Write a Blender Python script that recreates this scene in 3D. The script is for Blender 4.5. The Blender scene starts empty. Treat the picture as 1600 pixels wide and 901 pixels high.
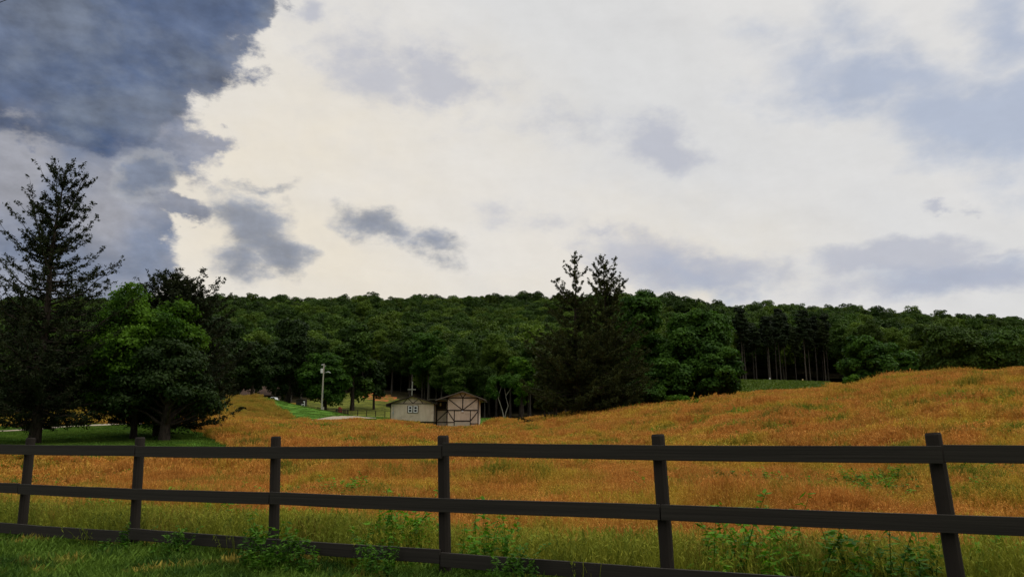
import bpy, math, random
import numpy as np
from mathutils import Vector, Matrix

R = math.radians
C = bpy.context.scene.collection
SC = bpy.context.scene

# ------------------------------------------------------------------ camera
# World origin is the eye; z = 0 is eye level (a car window 1.45 m above the verge).
PITCH = math.atan(243.5 / 1209.0)
cam_d = bpy.data.cameras.new('camera')
cam = bpy.data.objects.new('camera', cam_d)
C.objects.link(cam)
cam_d.sensor_width = 36.0
cam_d.lens = 36.0 * 1209.0 / 1600.0
cam_d.clip_start = 0.1
cam_d.clip_end = 6000.0
cam.location = (0, 0, 0)
cam.rotation_euler = (R(90) + PITCH, 0, 0)
SC.camera = cam

SC.view_settings.view_transform = 'Standard'
SC.view_settings.look = 'None'
SC.view_settings.gamma = 1.0
SC.view_settings.exposure = 0.0
SC.view_settings.use_curve_mapping = False
SC.render.engine = 'CYCLES'
SC.cycles.max_bounces = 5
SC.cycles.diffuse_bounces = 3
SC.cycles.glossy_bounces = 2
SC.cycles.transmission_bounces = 3
SC.cycles.transparent_max_bounces = 4
SC.cycles.use_denoising = True
SC.cycles.use_adaptive_sampling = True
SC.cycles.adaptive_threshold = 0.02

SUN_EL, SUN_AZ = R(64), R(100)      # from behind the right shoulder, filtered through cloud


def ray(px, py):
    """direction (X/Y, 1, Z/Y) through a photograph pixel"""
    u, v = (px - 800.0) / 1209.0, (450.5 - py) / 1209.0
    cy, cz = math.cos(PITCH) - v * math.sin(PITCH), math.sin(PITCH) + v * math.cos(PITCH)
    return u / cy, 1.0, cz / cy


def at(px, py, Y):
    a = ray(px, py)
    return Vector((a[0] * Y, Y, a[2] * Y))


# ------------------------------------------------------------------ node helper
class NT:
    def __init__(s, tree):
        s.t = tree
        s.n = tree.nodes
        s.l = tree.links

    def new(s, typ, **kw):
        n = s.n.new(typ)
        for k, v in kw.items():
            setattr(n, k, v)
        return n

    def put(s, sock, v):
        if isinstance(v, bpy.types.NodeSocket):
            s.l.new(v, sock)
        elif v is not None:
            sock.default_value = v

    def math(s, op, a, b=None, clamp=False):
        n = s.new('ShaderNodeMath', operation=op, use_clamp=clamp)
        s.put(n.inputs[0], a)
        if b is not None:
            s.put(n.inputs[1], b)
        return n.outputs[0]

    def vmath(s, op, a, b=None):
        n = s.new('ShaderNodeVectorMath', operation=op)
        s.put(n.inputs[0], a)
        if b is not None:
            if op == 'SCALE':
                s.put(n.inputs['Scale'], b)
            else:
                s.put(n.inputs[1], b)
        return n.outputs['Value'] if op in ('LENGTH', 'DOT_PRODUCT') else n.outputs[0]

    def noise(s, vec, scale, detail=3.0, rough=0.5, color=False, dist=0.0):
        n = s.new('ShaderNodeTexNoise')
        s.put(n.inputs['Vector'], vec)
        n.inputs['Scale'].default_value = scale
        n.inputs['Detail'].default_value = detail
        n.inputs['Roughness'].default_value = rough
        n.inputs['Distortion'].default_value = dist
        return n.outputs['Color'] if color else n.outputs[0]

    def ramp(s, v, lo, hi, smooth=True):
        n = s.new('ShaderNodeMapRange', interpolation_type='SMOOTHSTEP' if smooth else 'LINEAR')
        s.put(n.inputs['Value'], v)
        n.inputs['From Min'].default_value = lo
        n.inputs['From Max'].default_value = hi
        n.inputs['To Min'].default_value = 0.0
        n.inputs['To Max'].default_value = 1.0
        return n.outputs[0]

    def mix(s, f, a, b):
        n = s.new('ShaderNodeMix', data_type='RGBA')
        s.put(n.inputs[0], f)
        s.put(n.inputs[6], (*a, 1) if isinstance(a, tuple) and len(a) == 3 else a)
        s.put(n.inputs[7], (*b, 1) if isinstance(b, tuple) and len(b) == 3 else b)
        return n.outputs[2]

    def xyz(s, v):
        n = s.new('ShaderNodeSeparateXYZ')
        s.put(n.inputs[0], v)
        return n.outputs

    def comb(s, x, y, z):
        n = s.new('ShaderNodeCombineXYZ')
        s.put(n.inputs[0], x)
        s.put(n.inputs[1], y)
        s.put(n.inputs[2], z)
        return n.outputs[0]


# ------------------------------------------------------------------ sky: daylight behind broken cloud
world = bpy.data.worlds.new('World')
SC.world = world
world.use_nodes = True
W = NT(world.node_tree)
W.n.clear()
wout = W.new('ShaderNodeOutputWorld')
bg = W.new('ShaderNodeBackground')
W.l.new(bg.outputs[0], wout.inputs[0])
tc = W.new('ShaderNodeTexCoord')
D = tc.outputs['Generated']
dx, dy, dz = W.xyz(D)
az = W.math('ARCTAN2', dx, dy)
el = W.math('ARCSINE', dz)
# billowing offsets so that no cloud keeps a plain outline
stretched = W.comb(dx, dy, W.math('MULTIPLY', dz, 1.7))
wA = W.vmath('SUBTRACT', W.noise(stretched, 5.0, 5.0, 0.55, color=True), (0.5, 0.5, 0.5))
wB = W.vmath('SUBTRACT', W.noise(stretched, 19.0, 6.0, 0.6, color=True), (0.5, 0.5, 0.5))
flat = W.comb(az, el, 0.0)


def warp(big, small):
    v = W.vmath('ADD', flat, W.vmath('MULTIPLY', wA, (big, big * 0.8, 0)))
    return W.vmath('ADD', v, W.vmath('MULTIPLY', wB, (small, small, 0)))


def blobs(vec, items):
    """largest of several soft ellipses; each is (pixel x, pixel y, half width, half height, tilt, weight)"""
    total = None
    for px, py, hw, hh, tilt, wgt in items:
        a = ray(px, py)
        az0 = math.atan2(a[0], 1.0)
        el0 = math.atan2(a[2], math.hypot(a[0], 1.0))
        m = W.new('ShaderNodeMapping', vector_type='TEXTURE')
        W.put(m.inputs['Vector'], vec)
        m.inputs['Location'].default_value = (az0, el0, 0)
        m.inputs['Rotation'].default_value = (0, 0, R(tilt))
        m.inputs['Scale'].default_value = (hw / 1209.0, hh / 1209.0, 1)
        v = W.math('MULTIPLY', W.math('SUBTRACT', 1.0, W.vmath('LENGTH', m.outputs[0])), wgt)
        total = v if total is None else W.math('MAXIMUM', total, v)
    return total


fine = W.noise(stretched, 30.0, 8.0, 0.62)
mid = W.noise(stretched, 9.0, 7.0, 0.58)
broad = W.noise(stretched, 3.2, 5.0, 0.5)
sky = W.new('ShaderNodeTexSky', sky_type='NISHITA')
sky.sun_disc = False
sky.sun_elevation = SUN_EL
sky.sun_rotation = SUN_AZ
clear = W.vmath('SCALE', sky.outputs[0], 0.10)

# high thin cloud: a warm cream glow to the left of centre, cooler to the right and overhead
warm = W.ramp(blobs(warp(0.25, 0.03), [(470, 330, 620, 420, 0, 1.0), (900, 420, 500, 200, 0, 0.8)]), 0.0, 0.75)
col = W.mix(warm, (0.70, 0.70, 0.70), (0.80, 0.735, 0.625))
col = W.mix(W.math('MULTIPLY', W.ramp(broad, 0.36, 0.62), 0.55), col, (0.77, 0.755, 0.74))
col = W.mix(W.math('MULTIPLY', W.ramp(mid, 0.5, 0.72), 0.18), col, (0.60, 0.60, 0.62))
# where the veil is thin the blue comes through
thin = W.ramp(W.math('ADD', blobs(warp(0.22, 0.05), [
    (1360, 120, 260, 90, -12, 1.0), (1540, 190, 200, 110, -20, 1.0), (1590, 30, 90, 110, 0, 0.8),
    (1200, 60, 150, 70, 0, 0.5), (1500, 440, 240, 55, -4, 0.85), (1090, 430, 160, 60, -10, 0.9),
    (1320, 40, 120, 50, 0, 0.5)]), W.math('MULTIPLY', W.math('SUBTRACT', mid, 0.5), 0.9)), 0.05, 0.8)
col = W.mix(W.math('MULTIPLY', thin, 0.75), col, W.mix(0.3, (0.42, 0.48, 0.62), clear))

# soft grey-lilac patches
soft = W.ramp(W.math('ADD', blobs(warp(0.13, 0.045), [
    (700, 130, 110, 42, -14, 1.0), (600, 120, 200, 60, -8, 0.7), (640, 110, 280, 80, -12, 0.42), (900, 190, 200, 50, -8, 0.35), (485, 25, 38, 26, 0, 1.0), (1045, 215, 95, 50, -22, 1.0),
    (1020, 400, 140, 60, -12, 1.1), (1130, 425, 150, 44, -8, 1.0), (1400, 402, 150, 34, 2, 1.3), (1520, 432, 170, 46, -8, 1.15), (1420, 450, 220, 40, 0, 0.7),
    (1330, 420, 70, 24, 8, 0.8), (860, 350, 110, 22, -5, 0.35), (1465, 322, 24, 9, 0, 0.8), (1515, 316, 22, 8, 0, 0.5),
    (1560, 390, 70, 14, -5, 0.6), (960, 360, 60, 14, -5, 0.6), (770, 350, 60, 40, -20, 0.45)]),
    W.math('MULTIPLY', W.math('SUBTRACT', fine, 0.5), 1.0)), 0.0, 0.75)
col = W.mix(W.math('MULTIPLY', soft, 0.66), col, (0.42, 0.445, 0.54))


# light picks out the billows: brighter towards the glow, darker away from it
shade = W.math('SUBTRACT', W.noise(stretched, 10.0, 5.0, 0.55), W.noise(W.vmath('ADD', stretched, (0.018, 0.0, 0.022)), 10.0, 5.0, 0.55))
shade2 = W.math('SUBTRACT', fine, W.noise(W.vmath('ADD', stretched, (0.006, 0.0, 0.008)), 30.0, 8.0, 0.62))
lit = W.math('ADD', 1.0, W.math('ADD', W.math('MULTIPLY', shade, 0.85), W.math('MULTIPLY', shade2, 0.55)))
lit_soft = W.math('ADD', 1.0, W.math('ADD', W.math('MULTIPLY', shade, 0.13), W.math('MULTIPLY', shade2, 0.08)))

# the grey bank low on the left
bank_f = W.math('ADD', blobs(warp(0.08, 0.06), [
    (60, 330, 170, 260, 0, 1.15), (160, 360, 100, 130, 0, 0.95), (-150, 300, 300, 400, 0, 1.4), (215, 290, 60, 46, 10, 0.9), (290, 235, 66, 26, 12, 0.75),
    (195, 400, 80, 90, 0, 1.0), (215, 330, 56, 80, 0, 0.9), (280, 325, 60, 20, -5, 0.6), (250, 215, 110, 60, -40, 0.6)]),
    W.math('MULTIPLY', W.math('SUBTRACT', fine, 0.5), 0.8))
bank = W.ramp(bank_f, 0.02, 0.30)
bank_c = W.mix(W.ramp(mid, 0.36, 0.66), (0.135, 0.175, 0.275), (0.29, 0.305, 0.37))
bank_c = W.mix(W.math('MULTIPLY', W.ramp(dz, 0.45, 0.10), 0.35), bank_c, (0.22, 0.27, 0.36))
bank_c = W.mix(W.ramp(blobs(warp(0.1, 0.04), [(20, 260, 70, 110, 0, 1.0), (170, 330, 80, 110, 0, 0.8)]), 0.1, 0.7), bank_c, (0.31, 0.32, 0.37))
col = W.vmath('SCALE', col, lit_soft)
col = W.mix(W.math('MULTIPLY', bank, 0.93), col, W.vmath('SCALE', bank_c, lit))

# separate ragged puffs
puff_f = W.math('ADD', blobs(warp(0.07, 0.05), [
    (393, 350, 74, 60, -35, 1.25), (430, 405, 66, 48, -25, 1.2), (375, 415, 60, 50, 0, 0.85), (408, 385, 62, 48, 0, 1.1), (360, 350, 40, 30, 0, 0.6),
    (572, 350, 88, 34, -6, 0.95), (678, 390, 64, 36, -14, 0.85), (620, 365, 64, 28, -22, 0.75), (410, 290, 90, 12, 8, 0.55), (235, 280, 54, 40, 10, 1.3)]),
    W.math('MULTIPLY', W.math('SUBTRACT', fine, 0.5), 1.15))
puff = W.ramp(puff_f, 0.05, 0.62)
puff_c = W.mix(W.ramp(puff_f, 0.3, 0.9), (0.40, 0.41, 0.44), (0.205, 0.24, 0.32))
col = W.mix(W.math('MULTIPLY', puff, 0.86), col, W.vmath('SCALE', puff_c, lit))

# the dark storm cloud with a ragged leading edge
storm_f = W.math('ADD', blobs(warp(0.075, 0.055), [
    (90, 30, 290, 105, 0, 1.3), (-150, -10, 380, 160, 0, 1.5), (290, 25, 120, 75, 20, 1.1), (180, 130, 100, 75, -15, 1.1),
    (140, 192, 84, 56, 0, 1.05), (235, 115, 65, 62, 25, 0.95), (385, 15, 52, 50, 10, 0.85), (205, 205, 40, 26, 0, 0.6),
    (-100, -300, 600, 300, 10, 1.5)]),
    W.math('MULTIPLY', W.math('SUBTRACT', fine, 0.5), 0.75))
storm = W.ramp(storm_f, 0.0, 0.22)
storm_c = W.mix(W.ramp(W.math('ADD', W.math('MULTIPLY', mid, 0.6), W.math('MULTIPLY', W.noise(stretched, 4.5, 6.0, 0.6, dist=0.6), 0.4)), 0.42, 0.60), (0.068, 0.108, 0.210), (0.170, 0.205, 0.275))
storm_c = W.mix(W.math('MULTIPLY', W.ramp(broad, 0.45, 0.62), 0.5), storm_c, (0.16, 0.19, 0.26))
storm_c = W.mix(W.math('MULTIPLY', W.ramp(storm_f, 0.55, 0.05), 0.35), storm_c, (0.24, 0.25, 0.30))
col = W.mix(W.math('MULTIPLY', storm, 0.97), col, W.vmath('SCALE', storm_c, W.math('ADD', lit, W.math('MULTIPLY', shade, 0.5))))

# unseen cloud shaped for its light: bright overhead, darkened low behind the viewer
over = W.math('MAXIMUM', W.ramp(dz, 0.58, 0.85), W.ramp(dy, 0.25, -0.25))
oc = W.mix(W.ramp(mid, 0.3, 0.7), (1.15, 1.12, 1.06), (1.6, 1.52, 1.40))
oc = W.mix(W.ramp(dz, 0.85, 0.15), oc, (0.13, 0.14, 0.165))
col = W.mix(over, col, oc)
col = W.mix(W.ramp(dz, 0.0, -0.05), col, (0.10, 0.10, 0.08))
W.l.new(col, bg.inputs[0])
bg.inputs[1].default_value = 1.0
world.cycles.sampling_method = 'MANUAL'
world.cycles.sample_map_resolution = 1024

sl = bpy.data.lights.new('sun', 'SUN')
sl.energy = 1.25
sl.angle = R(11)
sl.color = (1.0, 0.93, 0.80)
sun = bpy.data.objects.new('sun', sl)
C.objects.link(sun)
sdir = Vector((math.sin(SUN_AZ) * math.cos(SUN_EL), math.cos(SUN_AZ) * math.cos(SUN_EL), math.sin(SUN_EL)))
sun.rotation_euler = sdir.to_track_quat('Z', 'Y').to_euler()
sun.location = sdir * 50
#@@SKYEND

# ------------------------------------------------------------------ mesh and tagging helpers
def mesh_np(name, verts, faces, mats, midx=None, smooth=False):
    verts = np.asarray(verts, dtype=np.float32).reshape(-1, 3)
    faces = np.asarray(faces, dtype=np.int32)
    k = faces.shape[1]
    me = bpy.data.meshes.new(name)
    me.vertices.add(len(verts))
    me.vertices.foreach_set('co', verts.ravel())
    me.loops.add(faces.size)
    me.loops.foreach_set('vertex_index', faces.ravel())
    me.polygons.add(len(faces))
    me.polygons.foreach_set('loop_start', np.arange(0, faces.size, k, dtype=np.int32))
    me.polygons.foreach_set('loop_total', np.full(len(faces), k, dtype=np.int32))
    if midx is not None:
        me.polygons.foreach_set('material_index', np.asarray(midx, dtype=np.int32))
    if smooth:
        me.polygons.foreach_set('use_smooth', np.ones(len(faces), dtype=bool))
    for m in (mats if isinstance(mats, (list, tuple)) else [mats]):
        me.materials.append(m)
    me.update(calc_edges=True)
    return me


def link(name, me, parent=None, loc=None, rotz=0.0, linked=True):
    o = bpy.data.objects.new(name, me)
    if linked:
        C.objects.link(o)
    if parent is not None:
        o.parent = parent
    if loc is not None:
        o.location = loc
    if rotz:
        o.rotation_euler = (0, 0, rotz)
    return o


def tag(o, label=None, cat=None, group=None, kind=None):
    if label:
        o['label'] = label
    if cat:
        o['category'] = cat
    if group:
        o['group'] = group
    if kind:
        o['kind'] = kind
    return o


def thing(name, loc, rotz=0.0, label=None, cat=None, group=None):
    o = link(name, None, None, loc, rotz)
    o.empty_display_size = 0.3
    return tag(o, label, cat, group)


def copy_tree(o, loc, rotz, scale, label=None, group=None):
    c = o.copy()
    C.objects.link(c)
    c.location, c.rotation_euler, c.scale = loc, (0, 0, rotz), scale
    if label:
        c['label'] = label
    if group:
        c['group'] = group
    for ch in o.children:
        d = ch.copy()
        C.objects.link(d)
        d.parent = c
    return c


class MB:
    """collects boxes, bars and prisms into one mesh"""

    def __init__(s):
        s.v, s.f = [], []

    def add(s, vs, fs):
        b = len(s.v)
        s.v += [tuple(v) for v in vs]
        s.f += [tuple(i + b for i in f) for f in fs]

    def box(s, x0, x1, y0, y1, z0, z1):
        s.add([(x0, y0, z0), (x1, y0, z0), (x1, y1, z0), (x0, y1, z0), (x0, y0, z1), (x1, y0, z1), (x1, y1, z1), (x0, y1, z1)],
              [(0, 3, 2, 1), (4, 5, 6, 7), (0, 1, 5, 4), (1, 2, 6, 5), (2, 3, 7, 6), (3, 0, 4, 7)])
        return s

    def beam(s, a, b, w, y0, y1):
        """flat board in the wall plane from (x, z) a to b, width w, between depths y0 and y1"""
        ax, az_ = a
        bx, bz = b
        l = math.hypot(bx - ax, bz - az_)
        nx, nz = -(bz - az_) / l * w / 2, (bx - ax) / l * w / 2
        q = [(ax + nx, az_ + nz), (ax - nx, az_ - nz), (bx - nx, bz - nz), (bx + nx, bz + nz)]
        s.add([(x, y0, z) for x, z in q] + [(x, y1, z) for x, z in q],
              [(0, 1, 2, 3), (7, 6, 5, 4), (0, 4, 5, 1), (1, 5, 6, 2), (2, 6, 7, 3), (3, 7, 4, 0)])
        return s

    def prism(s, poly, y0, y1):
        n = len(poly)
        s.add([(x, y0, z) for x, z in poly] + [(x, y1, z) for x, z in poly],
              [tuple(range(n)), tuple(range(2 * n - 1, n - 1, -1))] + [(i, i + n, (i + 1) % n + n, (i + 1) % n) for i in range(n)])
        return s

    def tube(s, pts, rad, n=8):
        v, f = tube_np([np.array(p, float) for p in pts], rad, n)
        s.add(v.tolist(), f.tolist())
        m = len(pts)
        b = len(s.v) - m * n
        s.f.append(tuple(b + i for i in range(n))[::-1])
        s.f.append(tuple(b + (m - 1) * n + i for i in range(n)))
        return s

    def build(s, name, mat, parent=None, bevel=0.0, linked=True):
        me = bpy.data.meshes.new(name)
        me.from_pydata(s.v, [], s.f)
        me.materials.append(mat)
        me.update()
        o = link(name, me, parent, linked=linked)
        if bevel:
            m = o.modifiers.new('edge', 'BEVEL')
            m.width = bevel
            m.segments = 2
        return o


def tube_np(pts, rad, n=6):
    pts = np.asarray(pts, float)
    m = len(pts)
    rad = np.full(m, rad) if np.isscalar(rad) else np.asarray(rad, float)
    t = np.gradient(pts, axis=0)
    t /= np.linalg.norm(t, axis=1)[:, None] + 1e-9
    up = np.tile(np.array([0.0, 0.0, 1.0]), (m, 1))
    flat_ = np.abs(t[:, 2]) > 0.9
    up[flat_] = (1.0, 0.0, 0.0)
    if flat_.any():
        up[:] = (1.0, 0.03, 0.0) if flat_.mean() > 0.4 else (0.31, 0.95, 0.1)
    a = np.cross(t, up)
    a /= np.linalg.norm(a, axis=1)[:, None] + 1e-9
    b = np.cross(t, a)
    ang = np.linspace(0, 2 * np.pi, n, endpoint=False)
    v = pts[:, None, :] + rad[:, None, None] * (np.cos(ang)[None, :, None] * a[:, None, :] + np.sin(ang)[None, :, None] * b[:, None, :])
    i = np.arange(m - 1)[:, None] * n
    j = np.arange(n)[None, :]
    k = (np.arange(n)[None, :] + 1) % n
    f = np.stack([i + j, i + k, i + n + k, i + n + j], -1).reshape(-1, 4)
    return v.reshape(-1, 3), f


class Parts:
    """quads gathered from arrays"""

    def __init__(s):
        s.v, s.f, s.n = [], [], 0

    def add(s, v, f):
        s.v.append(np.asarray(v, np.float32).reshape(-1, 3))
        s.f.append(np.asarray(f, np.int32) + s.n)
        s.n += len(s.v[-1])

    def mesh(s, name, mat, smooth=False):
        return mesh_np(name, np.concatenate(s.v), np.concatenate(s.f), mat, smooth=smooth)


def unit(a):
    return a / (np.linalg.norm(a, axis=-1, keepdims=True) + 1e-9)


def leaves(rng, c, nrm, size, aspect=0.6, along=None):
    """one diamond-shaped face per centre"""
    n = len(c)
    nrm = unit(nrm)
    r = rng.normal(size=(n, 3)) if along is None else along
    t = unit(np.cross(np.cross(nrm, r), nrm))
    b = np.cross(nrm, t)
    size = np.broadcast_to(size, (n,))[:, None]
    v = np.stack([c + t * size, c + b * size * aspect, c - t * size, c - b * size * aspect], 1)
    return v.reshape(-1, 3), np.arange(4 * n).reshape(-1, 4)


# ------------------------------------------------------------------ materials
def new_mat(name):
    m = bpy.data.materials.new(name)
    m.use_nodes = True
    t = NT(m.node_tree)
    t.n.clear()
    out = t.new('ShaderNodeOutputMaterial')
    return m, t, out


def principled(t, out, col, rough=0.8, spec=0.3, metal=0.0, bump=None, bump_d=0.02, bump_s=0.5):
    p = t.new('ShaderNodeBsdfPrincipled')
    t.put(p.inputs['Base Color'], (*col, 1) if isinstance(col, tuple) and len(col) == 3 else col)
    t.put(p.inputs['Roughness'], rough)
    p.inputs['Specular IOR Level'].default_value = spec
    p.inputs['Metallic'].default_value = metal
    if bump is not None:
        b = t.new('ShaderNodeBump')
        t.put(b.inputs['Height'], bump)
        b.inputs['Distance'].default_value = bump_d
        b.inputs['Strength'].default_value = bump_s
        t.l.new(b.outputs[0], p.inputs['Normal'])
    t.l.new(p.outputs[0], out.inputs[0])
    return p


def simple(name, col, rough=0.8, spec=0.3, metal=0.0, vary=0.15, scale=6.0, stretch=(1, 1, 1)):
    m, t, out = new_mat(name)
    tcn = t.new('ShaderNodeTexCoord')
    v = t.vmath('MULTIPLY', tcn.outputs['Object'], stretch)
    n = t.noise(v, scale, 5.0, 0.6)
    a = tuple(c * (1 - vary) for c in col)
    b = tuple(min(1, c * (1 + vary)) for c in col)
    principled(t, out, t.mix(n, a, b), rough, spec, metal, bump=n, bump_d=0.01, bump_s=0.3)
    return m


def leaf_mat(name, dark, light, yellow, translucent=0.25, nscale=0.6, hue_by_object=True, rough=0.55):
    m, t, out = new_mat(name)
    g = t.new('ShaderNodeNewGeometry')
    oi = t.new('ShaderNodeObjectInfo')
    n1 = t.noise(g.outputs['Position'], nscale, 3.0, 0.6)
    n2 = t.noise(g.outputs['Position'], 7.0, 2.0, 0.6)
    f = t.ramp(t.math('ADD', t.math('MULTIPLY', n1, 0.6), t.math('MULTIPLY', n2, 0.4)), 0.38, 0.62)
    c = t.mix(f, dark, light)
    if hue_by_object:
        c = t.mix(t.ramp(oi.outputs['Random'], 0.45, 1.0), c, t.mix(f, tuple(x * 0.9 for x in yellow), yellow))
        v = t.math('ADD', t.math('MULTIPLY', t.math('FRACT', t.math('MULTIPLY', oi.outputs['Random'], 17.3)), 0.75), 0.62)
        c = t.vmath('SCALE', c, v)
    p = t.new('ShaderNodeBsdfPrincipled')
    t.put(p.inputs['Base Color'], c)
    p.inputs['Roughness'].default_value = rough
    p.inputs['Specular IOR Level'].default_value = 0.06
    tr = t.new('ShaderNodeBsdfTranslucent')
    t.put(tr.inputs[0], t.vmath('MULTIPLY', c, (1.3, 1.5, 0.5)))
    mx = t.new('ShaderNodeMixShader')
    mx.inputs[0].default_value = translucent
    t.l.new(p.outputs[0], mx.inputs[1])
    t.l.new(tr.outputs[0], mx.inputs[2])
    t.l.new(mx.outputs[0], out.inputs[0])
    return m


def bark_mat(name, a, b):
    m, t, out = new_mat(name)
    tcn = t.new('ShaderNodeTexCoord')
    v = t.vmath('MULTIPLY', tcn.outputs['Object'], (1, 1, 0.25))
    n = t.noise(v, 9.0, 6.0, 0.65)
    principled(t, out, t.mix(t.ramp(n, 0.35, 0.65), a, b), 0.9, 0.1, bump=n, bump_d=0.05, bump_s=0.8)
    return m


# fence direction, used by the verge colours as well
FP = np.array([-0.738, 8.84])            # a post foot
FD = np.array([0.902, -0.4316])          # along the fence to the right
FN = np.array([0.4316, 0.902])           # away from the road


def field_colour(t, pos):
    """orange seeding grass with drifts of green, greener by the fence; world position only"""
    s = t.math('SUBTRACT', t.vmath('DOT_PRODUCT', pos, (FN[0], FN[1], 0)), float(FP @ FN))
    px, py, pz = t.xyz(pos)
    v = t.comb(t.math('MULTIPLY', px, 0.55), t.math('MULTIPLY', py, 0.8), 0.0)
    n1 = t.noise(v, 0.22, 4.0, 0.62)
    n2 = t.noise(v, 0.9, 4.0, 0.6)
    n3 = t.noise(v, 4.5, 3.0, 0.6)
    orange = t.mix(t.ramp(n3, 0.35, 0.65), (0.42, 0.180, 0.034), (0.66, 0.320, 0.072))
    yellow = t.mix(t.ramp(n3, 0.35, 0.65), (0.40, 0.27, 0.028), (0.62, 0.435, 0.060))
    green = t.mix(t.ramp(n3, 0.35, 0.65), (0.075, 0.115, 0.014), (0.16, 0.22, 0.024))
    c = t.mix(t.ramp(t.math('ADD', t.math('MULTIPLY', n1, 0.5), t.math('MULTIPLY', n2, 0.5)), 0.45, 0.59), orange, yellow)
    gr = t.ramp(t.math('ADD', t.math('MULTIPLY', n2, 0.65), t.math('MULTIPLY', t.noise(v, 0.35, 3.0, 0.6), 0.35)), 0.522, 0.612)
    c = t.mix(t.math('MULTIPLY', gr, 0.80), c, green)
    c = t.vmath('SCALE', c, t.math('ADD', 0.45, t.math('MULTIPLY', t.noise(v, 0.6, 5.0, 0.68), 0.85)))
    knoll = t.math('MAXIMUM', t.math('MULTIPLY', t.ramp(py, 98.0, 125.0), t.ramp(px, -18.0, -42.0)), t.math('MULTIPLY', t.ramp(py, 74.0, 84.0), t.ramp(px, -36.0, -46.0)))
    c = t.mix(t.math('MULTIPLY', knoll, t.math('ADD', 0.25, t.math('MULTIPLY', n2, 0.75))), c, (0.22, 0.20, 0.026))
    near = t.ramp(t.math('ADD', s, t.math('MULTIPLY', t.math('SUBTRACT', n2, 0.5), -13.0)), 6.5, 0.5)
    c = t.mix(near, c, t.mix(t.ramp(n2, 0.40, 0.58), green, (0.25, 0.26, 0.028)))
    return c, s, near


def grass_mat(name, kind):
    m, t, out = new_mat(name)
    g = t.new('ShaderNodeNewGeometry')
    pos = g.outputs['Position']
    if kind == 'field':
        c, s, near = field_colour(t, pos)
        v = t.math('ADD', t.math('MULTIPLY', t.noise(pos, 14.0, 2.0, 0.7), 1.3), 0.40)
        c = t.vmath('SCALE', c, v)
    elif kind == 'verge':
        n = t.noise(pos, 1.3, 4.0, 0.6)
        n2 = t.noise(pos, 11.0, 2.0, 0.6)
        c = t.mix(t.ramp(n, 0.36, 0.60), (0.030, 0.075, 0.010), (0.10, 0.175, 0.020))
        c = t.mix(t.ramp(t.noise(pos, 0.9, 3.0, 0.6), 0.56, 0.68), c, (0.34, 0.26, 0.05))
        c = t.vmath('SCALE', c, t.math('ADD', n2, 0.5))
    else:
        n = t.noise(pos, 0.5, 4.0, 0.6)
        n2 = t.noise(pos, 8.0, 2.0, 0.6)
        c = t.mix(t.ramp(n, 0.36, 0.64), (0.060, 0.118, 0.016), (0.105, 0.175, 0.022))
        c = t.vmath('SCALE', c, t.math('ADD', n2, 0.5))
    p = t.new('ShaderNodeBsdfPrincipled')
    t.put(p.inputs['Base Color'], c)
    p.inputs['Roughness'].default_value = 0.75
    p.inputs['Specular IOR Level'].default_value = 0.12
    tr = t.new('ShaderNodeBsdfTranslucent')
    t.put(tr.inputs[0], c)
    mx = t.new('ShaderNodeMixShader')
    mx.inputs[0].default_value = 0.3
    t.l.new(p.outputs[0], mx.inputs[1])
    t.l.new(tr.outputs[0], mx.inputs[2])
    t.l.new(mx.outputs[0], out.inputs[0])
    return m


M = {}
M['field_grass'] = grass_mat('field_grass', 'field')
M['verge_grass'] = grass_mat('verge_grass', 'verge')
M['turf'] = grass_mat('turf', 'turf')


def ground_mat(name, kind):
    m, t, out = new_mat(name)
    g = t.new('ShaderNodeNewGeometry')
    pos = g.outputs['Position']
    n = t.noise(pos, 0.35, 5.0, 0.6)
    f = t.noise(pos, 5.0, 5.0, 0.65)
    if kind == 'field':
        c, s, near = field_colour(t, pos)
        c = t.vmath('SCALE', c, t.math('ADD', t.math('MULTIPLY', f, 0.7), 0.25))
    elif kind == 'lawn':
        fl = t.xyz(pos)
        st = t.noise(t.comb(t.math('MULTIPLY', fl[0], 0.12), t.math('MULTIPLY', fl[1], 0.7), 0.0), 1.0, 3.0, 0.6)
        c = t.mix(t.ramp(st, 0.35, 0.65), (0.055, 0.140, 0.016), (0.095, 0.215, 0.024))
        c = t.mix(t.math('MULTIPLY', t.ramp(n, 0.55, 0.7), 0.35), c, (0.16, 0.22, 0.03))
        c = t.vmath('SCALE', c, t.math('ADD', t.math('MULTIPLY', f, 0.6), 0.65))
    elif kind == 'pasture':
        c = t.mix(t.ramp(n, 0.36, 0.64), (0.045, 0.060, 0.012), (0.13, 0.15, 0.024))
        c = t.mix(t.math('MULTIPLY', t.ramp(f, 0.5, 0.64), 0.6), c, (0.27, 0.25, 0.06))
    elif kind == 'clay':
        c = t.mix(t.ramp(t.noise(pos, 0.6, 5.0, 0.65), 0.40, 0.58), (0.42, 0.125, 0.05), (0.12, 0.12, 0.02))
        c = t.mix(t.math('MULTIPLY', t.ramp(f, 0.5, 0.7), 0.4), c, (0.26, 0.10, 0.05))
    elif kind == 'gravel':
        c = t.mix(t.ramp(f, 0.35, 0.65), (0.24, 0.205, 0.155), (0.36, 0.31, 0.245))
    elif kind == 'crop':
        c = t.mix(f, (0.20, 0.19, 0.06), (0.33, 0.30, 0.10))
    elif kind == 'road':
        c = t.mix(f, (0.045, 0.045, 0.045), (0.06, 0.058, 0.055))
    else:
        c = t.mix(t.ramp(f, 0.35, 0.65), (0.018, 0.020, 0.008), (0.045, 0.035, 0.018))
    principled(t, out, c, 0.95, 0.08, bump=f, bump_d=0.12 if kind not in ('road', 'gravel') else 0.01, bump_s=0.7)
    return m


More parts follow.
